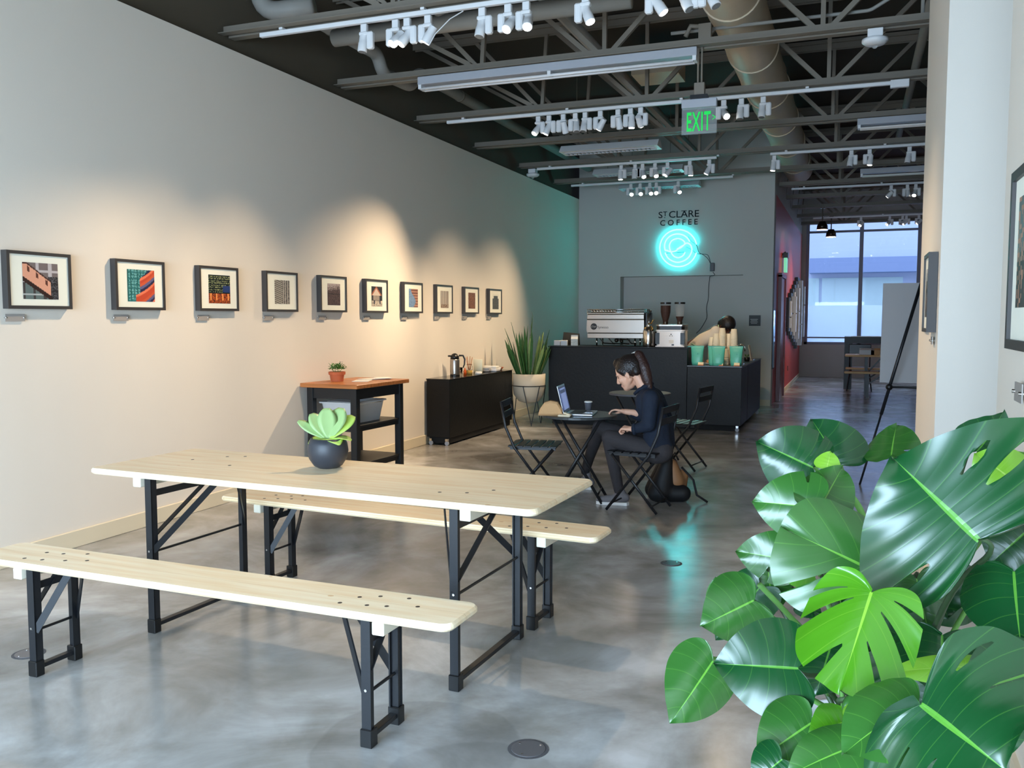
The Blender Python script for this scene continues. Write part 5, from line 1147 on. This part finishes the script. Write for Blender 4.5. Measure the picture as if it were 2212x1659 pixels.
# ------------------------------------------------------------------ seated woman
def hand(mb, wrist, fdir, palm_n, spread=0.9, curl=0.5, size=1.0):
    """palm + five fingers; fdir points from the wrist to the knuckles, palm_n out of the palm"""
    f = Vector(fdir).normalized(); n = Vector(palm_n); n = (n-f*n.dot(f)).normalized(); s = f.cross(n); w = Vector(wrist)
    mb.cap(w-f*0.01*size, w+f*0.02*size, 0.021*size, 0.021*size)
    for k in (-1.5, -.5, .5, 1.5): mb.cap(w+f*0.015*size+s*k*0.010*size, w+f*0.080*size+s*k*0.0175*size, 0.015*size, 0.0105*size, 10)
    for k, L in ((-1.5, .060), (-.5, .072), (.5, .078), (1.5, .070)):
        p = w+f*0.085*size+s*k*0.0185*size; a = curl*0.6
        for j, q in enumerate((.45, .32, .23)):
            d = (f*math.cos(a)+n*math.sin(a)+s*k*0.05*spread).normalized(); e = p+d*L*q*size; mb.cap(p, e, (0.0088-0.0008*j)*size, (0.0082-0.0009*j)*size, 10); p = e; a += curl*0.75
    p = w+f*0.02*size-s*0.022*size
    for j, (q, a) in enumerate(((.040, .9), (.032, .55), (.024, .3))):
        d = (f*math.cos(a)-s*math.sin(a)*0.9+n*0.5*curl).normalized(); e = p+d*q*size; mb.cap(p, e, (0.0125-0.0015*j)*size, (0.0115-0.0018*j)*size, 10); p = e
def head(mb, c, fd, up, s=1.0):
    """skull, jaw, nose, lips, brow, ears, neck stub; fd = facing"""
    f = Vector(fd).normalized(); u = Vector(up); u = (u-f*u.dot(f)).normalized(); r = f.cross(u); R = Matrix((r, f, u)).transposed(); c = Vector(c)
    q = lambda a, b, d: c+(r*a+f*b+u*d)*s
    mb.ball(q(0, -0.012, 0.028), (0.072*s, 0.092*s, 0.082*s), 20, 14, R); mb.ball(q(0, 0.030, -0.030), (0.055*s, 0.052*s, 0.075*s), 18, 12, R)
    mb.cap(q(0.0, 0.060, -0.078), q(0, 0.060, -0.080), 0.026*s, 0.026*s)
    for k in (-1, 1):
        mb.cap(q(k*0.050, -0.005, -0.045), q(k*0.016, 0.058, -0.082), 0.020*s, 0.018*s); mb.ball(q(k*0.034, 0.056, -0.020), 0.024*s)
        mb.cap(q(k*0.045, 0.060, 0.022), q(k*0.010, 0.079, 0.022), 0.010*s, 0.010*s)
        mb.ball(q(k*0.073, -0.008, -0.012), (0.007*s, 0.016*s, 0.030*s), 12, 8, R @ Matrix.Rotation(-0.2, 3, 'X'))
        mb.ball(q(k*0.011, 0.092, -0.030), 0.0085*s)
    mb.cap(q(0, 0.078, 0.016), q(0, 0.100, -0.024), 0.0075*s, 0.0105*s)
    mb.cap(q(-0.016, 0.078, -0.053), q(0.016, 0.078, -0.053), 0.0065*s, 0.0065*s); mb.cap(q(0, 0.083, -0.052), q(0, 0.083, -0.0525), 0.008*s, 0.008*s); mb.cap(q(-0.011, 0.078, -0.064), q(0.011, 0.078, -0.064), 0.0075*s, 0.0075*s)
    return q, R
wm = thing('person', 'woman in denim jacket and dark trousers, ponytail, seated typing on a laptop', 'person', (-1.5, 6.6, 0))
O = Vector((-1.5, 6.6, 0)); A = lambda px, py, y: at(px, py, y)-O
hc = A(1358, 806, 6.60); fdir = Vector((-0.86, 0.10, -0.50)); fup = Vector((-0.50, 0.03, 0.86))
nb = A(1392, 838, 6.60); body = MB(); q, RH = head(body, hc, fdir, fup, 1.12)
body.cap(q(0, -0.045, -0.045), nb, 0.045, 0.050)
w1 = A(1366, 927, 6.42); body.cap(A(1388, 926, 6.42), w1, 0.030, 0.023); hand(body, w1, A(1335, 922, 6.44)-w1, (0.1, 0.3, -1), curl=1.6, size=0.92)
w2 = A(1350, 889, 6.80); body.cap(A(1378, 893, 6.80), w2, 0.030, 0.022); hand(body, w2, A(1322, 884, 6.78)-w2, (0.1, -0.1, -1), curl=0.75, size=0.92)
# trunk under the clothes keeps the body one surface
body.cap(nb, A(1425, 960, 6.60), 0.042, 0.07).cap(A(1402, 862, 6.47), A(1402, 916, 6.40), 0.035, 0.03).cap(A(1402, 916, 6.40), A(1386, 926, 6.42), .03, .03).cap(A(1396, 858, 6.74), A(1384, 898, 6.82), 0.035, 0.03).cap(A(1384, 898, 6.82), A(1376, 894, 6.80), .03, .028).cap(A(1405, 865, 6.6), A(1404, 866, 6.47), .035, .03).cap(A(1405, 865, 6.6), A(1398, 862, 6.74), .035, .03)
hipN, hipF = A(1418, 978, 6.50), A(1412, 972, 6.70); knN, knF = A(1316, 945, 6.48), A(1296, 922, 6.74)
anN, anF = A(1337, 1060, 6.60), A(1264, 1018, 7.12)
for h, k, a in ((hipN, knN, anN), (hipF, knF, anF)): body.cap(h, k, 0.06, 0.04).cap(k, a, 0.04, 0.03)
o = body.build('body', M['skin'], wm, True); fleshy(o, 0.0048, 3, 0.5)
# face details
eye = MB()
for k in (-1, 1): eye.ball(q(k*0.031, 0.0655, 0.0), (0.012, 0.010, 0.007), 10, 8, RH)
eye.build('eyes', M['blackp'], wm, True)
brw = MB()
for k in (-1, 1): brw.cap(q(k*0.045, 0.066, 0.022), q(k*0.016, 0.086, 0.020), 0.0035, 0.0035, 8)
brw.build('eyebrows', M['hair'], wm, True); MB().cap(q(-0.013, 0.083, -0.057), q(0.013, 0.083, -0.057), 0.0055, 0.0055, 8).build('lips', mat('lips', srgb(190, 104, 98), 0.4), wm, True)
# hair cap and ponytail
hr = MB(); hr.ball(q(0, -0.024, 0.036), (0.081*1.12, 0.098*1.12, 0.088*1.12), 20, 14, RH); hr.cap(q(0, 0.03, 0.09), q(0, -0.09, 0.08), 0.045, 0.03)
for k in (-1, 1): hr.cap(q(k*0.062, 0.030, 0.042), q(k*0.073, -0.002, -0.0), 0.018, 0.012); hr.cap(q(k*0.050, -0.07, -0.02), q(k*0.03, -0.085, 0.03), 0.035, 0.035)
o = hr.build('hair', M['hair'], wm, True); fleshy(o, 0.007, 5)
# front of the hair must leave the face free: carve by shifting back handled by the offset above
pt = MB(); b0 = A(1371, 772, 6.60); pt.cap(b0, A(1380, 767, 6.60), 0.026, 0.036).cap(A(1380, 767, 6.6), A(1391, 793, 6.58), 0.040, 0.050).cap(A(1391, 793, 6.58), A(1398, 820, 6.57), 0.050, 0.042).cap(A(1398, 820, 6.57), A(1405, 845, 6.56), 0.042, 0.016)
o = pt.build('ponytail', M['hair_b'], wm, True); fleshy(o, 0.008, 4)
MB().tube([b0+Vector((-0.02, 0, 0.02)), b0+Vector((0.01, 0, 0.035))], 0.014, 10).build('hair_tie', M['paper'], wm, True)
# jacket
jk = MB(); c1 = A(1404, 866, 6.60); c2 = A(1422, 910, 6.60); c3 = A(1424, 960, 6.60)
for s in (-1, 1):
    yy = Vector((0, s*0.075, 0)); jk.cap(c1+yy, c2+yy, 0.100, 0.100).cap(c2+yy, c3+yy, 0.100, 0.108)
jk.cap(nb+Vector((0.015, 0, -0.012)), c1, 0.066, 0.112)
shN, elN = A(1405, 860, 6.43), A(1402, 918, 6.39); shF, elF = A(1397, 857, 6.77), A(1384, 899, 6.83)
jk.cap(c1, shN, 0.09, 0.066).cap(shN, elN, 0.066, 0.052).cap(elN, A(1372, 927, 6.42), 0.052, 0.037); jk.cap(c1, shF, 0.09, 0.064).cap(shF, elF, 0.062, 0.050).cap(elF, A(1366, 892, 6.81), 0.048, 0.036)
jk.cap(A(1428, 968, 6.52), A(1398, 975, 6.52), 0.09, 0.085).cap(A(1428, 968, 6.68), A(1398, 975, 6.68), 0.09, 0.085)
o = jk.build('denim_jacket', M['denim'], wm, True); fleshy(o, 0.011, 6)
MB().lathe([(0.043, -0.012), (0.046, 0.0), (0.043, 0.012)], A(1371, 927, 6.42), 18, (A(1388, 926, 6.42)-w1).to_track_quat('Z', 'Y').to_matrix()).build('cuff', M['denim'], wm, True)
MB().tube([nb+Vector((-0.065, -0.045, -0.045)), nb+Vector((-0.03, -0.062, -0.01)), nb+Vector((0.035, -0.05, 0.022)), nb+Vector((0.06, 0, 0.034)), nb+Vector((0.035, 0.05, 0.022)), nb+Vector((-0.03, 0.062, -0.01)), nb+Vector((-0.065, 0.045, -0.045))], 0.014, 8).build('collar', M['denim'], wm, True)
# trousers
tr = MB(); tr.cap(A(1425, 972, 6.52), A(1422, 972, 6.68), 0.105, 0.105)
tr.cap(hipN, knN, 0.088, 0.062).cap(hipF, knF, 0.088, 0.062).cap(knN, A(1330, 1025, 6.56), 0.060, 0.046).cap(A(1330, 1025, 6.56), anN, 0.046, 0.040).cap(knF, A(1274, 985, 6.98), 0.060, 0.045).cap(A(1274, 985, 6.98), anF, 0.045, 0.040)
o = tr.build('trousers', M['trouser'], wm, True); fleshy(o, 0.011, 5)
for nm, an, td in (('near', anN, Vector((-0.93, -0.12, 0))), ('far', anF, Vector((-0.95, 0.05, 0)))):
    td = td.normalized(); g0 = Vector((an.x, an.y, 0)); hz = 0.045; g0 = g0-td*0.02
    sh = MB().cap(g0-td*0.03+Vector((0, 0, hz+0.015)), g0+td*0.10+Vector((0, 0, hz-0.005)), 0.036, 0.034).cap(g0+td*0.10+Vector((0, 0, hz-0.005)), g0+td*0.175+Vector((0, 0, 0.036)), 0.036, 0.026).cap(g0-td*0.0+Vector((0, 0, 0.10)), g0+td*0.03+Vector((0, 0, 0.07)), 0.034, 0.036)
    if an.z > 0.12: sh.cap(g0+Vector((0, 0, 0.10)), Vector((g0.x, g0.y, max(0.10, an.z-0.03))), 0.034, 0.036)
    o = sh.build('shoe', M['shoe'], wm, True); fleshy(o, 0.007, 4)
    so = MB(); side = Vector((-td.y, td.x, 0)); ring = [g0-td*0.06+side*0.0, g0-td*0.045+side*0.030, g0+td*0.05+side*0.034, g0+td*0.14+side*0.040, g0+td*0.195+side*0.018, g0+td*0.20-side*0.01, g0+td*0.14-side*0.038, g0+td*0.05-side*0.032, g0-td*0.045-side*0.030]
    so.prism([(p.x, p.y) for p in ring][::-1], 0.001, 0.024, 0.0).build('sole', M['sole'], wm)

# ------------------------------------------------------------------ barista bending behind the counter
bm = thing('person', 'barista in white t-shirt bending forward behind the low counter, short dark hair', 'person', (-2.0, 12.75, 0)); O = Vector((-2.0, 12.75, 0))
yb = 12.75; A = lambda px, py, y=yb: at(px, py, y)-O
hc = A(1568, 706); body = MB(); q, RH = head(body, hc, Vector((0.45, -0.45, -0.78)), Vector((0.80, -0.2, 0.55)), 1.15)
nk_ = A(1548, 712); hp = A(1496, 752)
body.cap(q(0, -0.04, -0.03), nk_, 0.05, 0.055).cap(nk_, hp, 0.07, 0.12)
for s, yy in ((-1, yb-0.13), (1, yb+0.13)):
    h_ = A(1498, 765, yy*0.5+yb*0.5); f0 = Vector((h_.x-0.06, h_.y, 0.03)); body.cap(h_, Vector((h_.x+0.0, h_.y, 0.52)), 0.085, 0.06).cap(Vector((h_.x, h_.y, 0.52)), Vector((h_.x-0.05, h_.y, 0.06)), 0.055, 0.04).cap(Vector((h_.x-0.05, h_.y, 0.04)), Vector((h_.x+0.12, h_.y, 0.035)), 0.04, 0.035)
    sh_ = A(1544, 716, yy); el = A(1538, 748, yy-0.02); wr = A(1560, 775, yy-0.12); body.cap(nk_, sh_, 0.06, 0.055).cap(sh_, el, 0.050, 0.042).cap(el, wr, 0.040, 0.028); hand(body, wr, Vector((0.6, -0.3, -0.5)), (0, -.5, -1), curl=.7)
o = body.build('body', M['skin_d'], bm, True); fleshy(o, 0.007, 3)
hr = MB(); hr.ball(q(0, -0.022, 0.036), (0.110, 0.122, 0.118), 20, 14, RH).ball(q(0, -0.05, 0.0), (0.095, 0.09, 0.10), 16, 12, RH)
o = hr.build('hair', M['hair'], bm, True); fleshy(o, 0.008, 3)
te = MB()
for s, yy in ((-1, yb-0.09), (1, yb+0.09)):
    te.cap(A(1545, 722, yy), A(1518, 735, yy), 0.095, 0.10).cap(A(1518, 735, yy), A(1500, 752, yy), 0.10, 0.105); te.cap(A(1546, 716, yb+s*0.12), A(1541, 734, yb+s*0.13), 0.078, 0.064)
o = te.build('t_shirt', M['tee'], bm, True); fleshy(o, 0.012, 5)
ap_ = MB()
for yy in (yb-0.08, yb+0.08): ap_.cap(A(1502, 758, yy), A(1500, 790, yy), 0.115, 0.115).cap(A(1500, 790, yy), A(1505, 850, yy), 0.115, 0.11)
o = ap_.build('apron', M['apron'], bm, True); fleshy(o, 0.014, 5)
cd_ = MB(); cd_.tube([A(1552, 702, yb-0.07), A(1553, 715, yb-0.12), A(1551, 730, yb-0.14)], 0.007, 6).tube([A(1493, 742, yb-0.18), A(1505, 748, yb-0.205), A(1513, 760, yb-0.21)], 0.009, 6); cd_.build('apron_strings', M['mintcord'], bm, True)

# ------------------------------------------------------------------ floor details
for k, (px, py, r, lab) in enumerate(((1141, 1618, 0.058, 'round metal floor plug near the bottom of the view'), (1450, 1217, 0.052, 'round floor plug in the cyan reflection'), (62, 1412, 0.055, 'round floor plug at the far left by the bench'))):
    v = at_z(px, py, 0); t = thing('floor_plug', lab, 'floor plug', (v.x, v.y, 0.0), group='round floor plugs')
    MB().lathe([(r, 0.0005), (r, 0.003), (r-0.006, 0.0035)], n=24).build('cover', mat('plug_grey', srgb(120, 118, 122), 0.35, metal=0.5), t)
    MB().lathe([(r+0.012, 0.0003), (r+0.012, 0.0012)], n=24).build('rim', mat('plug_rim', srgb(84, 82, 84), 0.7), t)
    for q_ in (0.8, 2.6, 4.6): MB().lathe([(0.004, 0.003), (0.004, 0.0045)], ((r-0.012)*math.cos(q_), (r-0.012)*math.sin(q_), 0), 8).build('screw', M['chrome'], t)

# ------------------------------------------------------------------ monstera
mo = thing('potted_monstera', 'large monstera with glossy split leaves in the right foreground', 'potted plant', (0.06, 1.98, 0)); OM = Vector((0.06, 1.98, 0))
MB().lathe([(0.13, 0), (0.16, 0.03), (0.185, 0.52), (0.185, 0.56), (0.172, 0.56), (0.168, 0.50)], n=36).build('planter', M['white_g'], mo, True); MB().lathe([(0.001, 0.52), (0.17, 0.52)], n=24, cap=False).build('soil', M['soil'], mo)
OUT = [(0.0, 0.0), (-0.10, 0.10), (-0.17, 0.24), (-0.12, 0.38), (0.02, 0.47), (0.20, 0.50), (0.40, 0.47), (0.60, 0.38), (0.78, 0.25), (0.91, 0.11), (1.0, 0.0)]
OUTH = [(0.0, 0.0), (-0.13, 0.14), (-0.15, 0.33), (0.02, 0.44), (0.22, 0.47), (0.43, 0.48), (0.64, 0.46), (0.82, 0.40), (0.95, 0.27), (1.0, 0.1), (1.0, 0.0)]
def outline(s, out=OUT):
    x = s*(len(out)-1); i = min(int(x), len(out)-2); f = x-i
    p = [Vector(out[max(0, min(len(out)-1, i+k))]) for k in (-1, 0, 1, 2)]
    return 0.5*((2*p[1])+(p[2]-p[0])*f+(2*p[0]-5*p[1]+4*p[2]-p[3])*f*f+(3*p[1]-p[0]-3*p[2]+p[3])*f**3)
rl = random.Random(12)
def monstera_leaf(px0, py0, d0, px1, py1, d1, W, m, tilt=0.0, slitsL=(), slitsR=(), droop=0.25, fold=0.12, edge=0.5, wave=0.02, stem=True, roll=0.0, sink=0.0, wl=1.0, wr=1.0, holes=(), sweep=0.28, out=None):
    out = out or OUT; tilt = tilt*0.5-0.10
    """attachment and tip at photo positions with their distances; W width in m; tilt leans the face"""
    wave += rl.uniform(0, .03); roll += rl.uniform(-.22, .22); edge += rl.uniform(-.1, .3)
    a = at_d(px0, py0, d0)-OM; b = at_d(px1, py1, d1)-OM; L = (b-a).length; d = (b-a).normalized()
    tocam = (Vector((0, 0, CAM_H))-OM-(a+b)/2).normalized(); n = (tocam+Vector((0, 0, tilt))); n = (n-d*n.dot(d)).normalized()
    n = Matrix.Rotation(roll, 3, d) @ n; s = d.cross(n); N = 96; K = 12; mb = MB(); uv = []
    for side, slits, wf_ in ((1, slitsR, wr), (-1, slitsL, wl)):
        k0 = len(mb.v)
        cuts = [(c_, hw, 1-dep, 9) for c_, hw, dep in slits]+[(hc_, hw_, h0, h1) for hs, hc_, hw_, h0, h1 in holes if hs == side]
        def width(cut, r):
            c_, hw, r0, r1 = cut
            if not r0 < r < r1: return 0
            return hw*((r-r0)/(1-r0))**0.55 if r1 > 1 else hw*math.sqrt(max(0, 1-((r-(r0+r1)/2)/((r1-r0)/2))**2))
        for i in range(N+1):
            q0 = i/N
            for j in range(K+1):
                r = j/K; q_ = q0
                for cut in cuts:
                    wd = width(cut, r); dq = q0-cut[0]
                    if abs(dq) < wd: q_ = cut[0]+(wd if dq >= 0 else -wd)
                o_ = outline(q_, out); mt = max(0.0, min(1.0, (q_-sweep)/(1-sweep)))**1.45*(0.98 if sweep < .3 else 0.85)
                if q_ > 0.98: mt = mt+(o_.x-mt)*(q_-0.98)/0.02
                lx = mt+(o_.x-mt)*r-0.09*math.sin(PI*r)*(o_.y); ly = o_.y*r*wf_
                X = lx*L; Yv = ly*W
                z = -droop*L*max(0, lx)**2*0.6 + fold*abs(Yv) - edge*Yv*Yv/max(W, .01) + wave*math.sin(q_*9+side)*r*r*W*1.5 + 0.005*math.cos(q_*2*PI*8)*r*W
                p = a+d*X+s*side*Yv+n*z; mb.v.append(tuple(p)); uv.append((q_, r))
        for i in range(N):
            for j in range(K):
                if any((i/N-cut[0])*((i+1)/N-cut[0]) <= 0 and i/N < cut[0] and max(width(cut, j/K), width(cut, (j+1)/K)) > 0 and (cut[3] > 1 and j/K >= cut[2]-1e-6 or cut[3] <= 1) for cut in cuts): continue
                v0 = k0+i*(K+1)+j; q4 = (v0, v0+1, v0+K+2, v0+K+1); mb.f.append(q4 if side > 0 else q4[::-1])
    me = mb.mesh('leaf'); ul = me.uv_layers.new(name='UVMap')
    for lp_ in me.loops: ul.data[lp_.index].uv = uv[lp_.vertex_index]
    for p in me.polygons: p.use_smooth = True
    me.materials.append(M[m]); o = bpy.data.objects.new('leaf', me); C.objects.link(o); o.parent = mo
    if stem:
        base = Vector((rnd.uniform(-.06, .06), rnd.uniform(-.06, .06), 0.53)); mid = base*0.35+a*0.65+Vector((0, 0, 0.03)); mid.z = base.z*0.3+a.z*0.7+0.02
        back = a-d*0.015-n*0.05; sp = smooth_path([base, mid-n*0.05, back, a-n*0.004+d*0.008], 6); MB().tube(sp, [0.0058-0.0034*(i/(len(sp)-1))**2 for i in range(len(sp))], 8).build('petiole', M['petiole' if rnd.random() < .6 else 'petiole_d'], mo, True)
    return o
S = 0.016
ML = monstera_leaf
# back row
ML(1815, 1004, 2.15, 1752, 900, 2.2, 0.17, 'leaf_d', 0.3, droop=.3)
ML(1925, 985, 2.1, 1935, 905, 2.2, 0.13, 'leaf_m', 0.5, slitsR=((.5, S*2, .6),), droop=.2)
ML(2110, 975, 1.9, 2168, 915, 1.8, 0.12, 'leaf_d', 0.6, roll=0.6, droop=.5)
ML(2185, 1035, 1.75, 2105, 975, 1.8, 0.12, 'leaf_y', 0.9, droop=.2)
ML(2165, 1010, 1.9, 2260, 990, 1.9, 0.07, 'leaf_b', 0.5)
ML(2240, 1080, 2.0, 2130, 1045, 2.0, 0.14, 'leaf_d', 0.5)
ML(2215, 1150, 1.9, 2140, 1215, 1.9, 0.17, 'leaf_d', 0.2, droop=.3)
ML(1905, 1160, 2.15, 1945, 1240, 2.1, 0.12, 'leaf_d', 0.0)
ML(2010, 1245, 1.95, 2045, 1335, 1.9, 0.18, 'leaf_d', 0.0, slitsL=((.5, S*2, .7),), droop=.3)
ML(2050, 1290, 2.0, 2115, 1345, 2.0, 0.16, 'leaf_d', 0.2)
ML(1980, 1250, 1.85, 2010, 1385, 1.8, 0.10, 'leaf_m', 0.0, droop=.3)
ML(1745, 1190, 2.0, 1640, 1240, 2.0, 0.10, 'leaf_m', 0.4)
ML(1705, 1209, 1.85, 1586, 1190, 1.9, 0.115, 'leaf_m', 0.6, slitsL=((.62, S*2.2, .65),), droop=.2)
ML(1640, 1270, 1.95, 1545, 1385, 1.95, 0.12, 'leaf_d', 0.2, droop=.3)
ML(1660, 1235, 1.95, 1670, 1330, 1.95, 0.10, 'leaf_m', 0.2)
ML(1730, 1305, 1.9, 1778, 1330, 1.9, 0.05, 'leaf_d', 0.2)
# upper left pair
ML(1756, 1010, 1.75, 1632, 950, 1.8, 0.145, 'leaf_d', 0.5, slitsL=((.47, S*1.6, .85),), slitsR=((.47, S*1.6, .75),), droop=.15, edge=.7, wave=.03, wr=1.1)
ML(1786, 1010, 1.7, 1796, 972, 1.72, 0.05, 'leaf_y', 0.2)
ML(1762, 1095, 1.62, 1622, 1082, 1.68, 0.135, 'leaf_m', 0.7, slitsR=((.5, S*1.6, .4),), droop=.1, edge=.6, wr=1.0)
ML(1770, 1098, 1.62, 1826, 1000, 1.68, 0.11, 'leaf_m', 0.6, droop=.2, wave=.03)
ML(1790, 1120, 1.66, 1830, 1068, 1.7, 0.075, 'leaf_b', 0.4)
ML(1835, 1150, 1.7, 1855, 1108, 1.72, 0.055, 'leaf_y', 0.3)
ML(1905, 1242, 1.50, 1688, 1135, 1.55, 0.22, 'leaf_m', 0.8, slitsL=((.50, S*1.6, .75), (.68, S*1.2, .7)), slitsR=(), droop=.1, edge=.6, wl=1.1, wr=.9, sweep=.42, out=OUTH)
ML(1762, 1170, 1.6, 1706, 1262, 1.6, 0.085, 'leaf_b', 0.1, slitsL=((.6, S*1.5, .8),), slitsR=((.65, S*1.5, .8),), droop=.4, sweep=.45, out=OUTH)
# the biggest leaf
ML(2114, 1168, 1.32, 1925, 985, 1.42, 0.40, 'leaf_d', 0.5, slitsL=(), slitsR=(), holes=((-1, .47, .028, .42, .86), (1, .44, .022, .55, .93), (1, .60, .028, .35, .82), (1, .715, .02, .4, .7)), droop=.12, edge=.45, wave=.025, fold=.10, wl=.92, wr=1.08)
# left-hand small leaf
ML(1628, 1297, 1.62, 1516, 1352, 1.6, 0.135, 'leaf_m', 0.7, droop=.2, edge=.7)
ML(1560, 1300, 1.72, 1545, 1245, 1.74, 0.06, 'leaf_m', 0.3, stem=False)
# bright central hand-shaped leaf
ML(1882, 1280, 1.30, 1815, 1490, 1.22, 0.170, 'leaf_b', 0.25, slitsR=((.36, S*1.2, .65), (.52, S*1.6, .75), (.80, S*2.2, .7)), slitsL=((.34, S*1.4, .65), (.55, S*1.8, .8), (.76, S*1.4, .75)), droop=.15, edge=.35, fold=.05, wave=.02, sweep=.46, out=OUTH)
# right drooping leaves
ML(2190, 1235, 1.35, 2200, 1400, 1.25, 0.16, 'leaf_d', 0.5, droop=.3)
ML(2225, 1400, 1.30, 2160, 1470, 1.25, 0.12, 'leaf_d', 0.5)
ML(2035, 1372, 1.55, 2035, 1500, 1.45, 0.16, 'leaf_d', 0.4, droop=.2)
# lower left
ML(1724, 1444, 1.42, 1540, 1431, 1.45, 0.165, 'leaf_d', 1.0, droop=.12, edge=.4, wr=1.0)
ML(1540, 1428, 1.55, 1452, 1562, 1.50, 0.125, 'leaf_m', 0.5, droop=.2, edge=.6, roll=-.3)
ML(1835, 1500, 1.32, 1905, 1520, 1.3, 0.07, 'leaf_m', 0.9, droop=.4, slitsR=((.5, S*2, .6),))
ML(1850, 1560, 1.25, 1905, 1512, 1.28, 0.05, 'leaf_y', 0.6)
ML(1752, 1562, 1.36, 1636, 1640, 1.34, 0.115, 'leaf_m', 0.9, droop=.2)
ML(1825, 1560, 1.30, 1752, 1580, 1.28, 0.07, 'leaf_b', 0.6)
ML(1850, 1610, 1.22, 1700, 1665, 1.2, 0.09, 'leaf_m', 0.9)
ML(1690, 1640, 1.3, 1625, 1690, 1.3, 0.08, 'leaf_d', 0.6)
# bottom right
ML(2120, 1440, 1.32, 1915, 1440, 1.34, 0.05, 'leaf_y', 0.6, roll=.3)
ML(2240, 1450, 1.22, 2075, 1500, 1.20, 0.12, 'leaf_d', 0.7, droop=.2)
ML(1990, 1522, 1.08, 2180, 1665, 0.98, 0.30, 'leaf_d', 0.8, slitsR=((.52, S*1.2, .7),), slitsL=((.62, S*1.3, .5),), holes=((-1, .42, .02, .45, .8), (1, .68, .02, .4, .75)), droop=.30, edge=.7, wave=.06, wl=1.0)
ML(1985, 1520, 1.12, 1815, 1600, 1.1, 0.13, 'leaf_m', 0.9, droop=.4, roll=.2, stem=False)
for b_ in ((1890, 1290, 1.75, 1905, 1420, 1.7, .17), (1960, 1410, 1.6, 1990, 1540, 1.55, .17), (1800, 1380, 1.8, 1760, 1500, 1.75, .15), (2090, 1540, 1.45, 2150, 1660, 1.4, .18), (1800, 1600, 1.5, 1740, 1700, 1.45, .15), (1900, 1600, 1.4, 1890, 1720, 1.35, .18), (1850, 1180, 2.0, 1800, 1260, 2.0, .14), (2060, 1400, 1.7, 2120, 1480, 1.65, .12), (1930, 1130, 2.1, 1900, 1060, 2.15, .10)):
    ML(*b_, 'leaf_d', 0.1, slitsL=((.5, S*1.5, .6),) if b_[0] % 4 else (), droop=.3)
# visible stems
for pts, m_ in (([(1882, 1362, 1.75), (1750, 1400, 1.8)], 'petiole'),):
    pass
MB().tube(smooth_path([at_d(*p)-OM for p in ((1640, 1262, 1.7), (1700, 1325, 1.72), (1760, 1395, 1.8), (1800, 1500, 1.9))], 6), 0.0055, 8).build('petiole', M['petiole'], mo, True)
MB().tube(smooth_path([at_d(*p)-OM for p in ((1640, 1318, 1.66), (1690, 1350, 1.7), (1740, 1395, 1.78), (1790, 1500, 1.9))], 6), 0.0055, 8).build('petiole', M['petiole'], mo, True)
MB().tube(smooth_path([at_d(*p)-OM for p in ((1832, 1062, 1.72), (1862, 1110, 1.74), (1872, 1180, 1.78), (1840, 1400, 1.9))], 6), 0.0065, 8).build('petiole', M['petiole'], mo, True)
MB().tube(smooth_path([at_d(*p)-OM for p in ((2190, 1310, 1.4), (2110, 1400, 1.6), (2040, 1480, 1.75), (1900, 1560, 1.9))], 6), 0.006, 8).build('petiole', M['petiole_d'], mo, True)
MB().tube(smooth_path([at_d(*p)-OM for p in ((2075, 1240, 1.6), (2045, 1300, 1.7), (1990, 1420, 1.85), (1880, 1560, 1.95))], 6), 0.006, 8).build('petiole', M['petiole_d'], mo, True)
for a_ in (0.5, 2.2, 4.0): MB().tube([(0.03*math.cos(a_), 0.03*math.sin(a_), 0.5), (0.05*math.cos(a_), 0.05*math.sin(a_), 0.72)], 0.013, 10).build('stem', M['petiole_d'], mo, True)
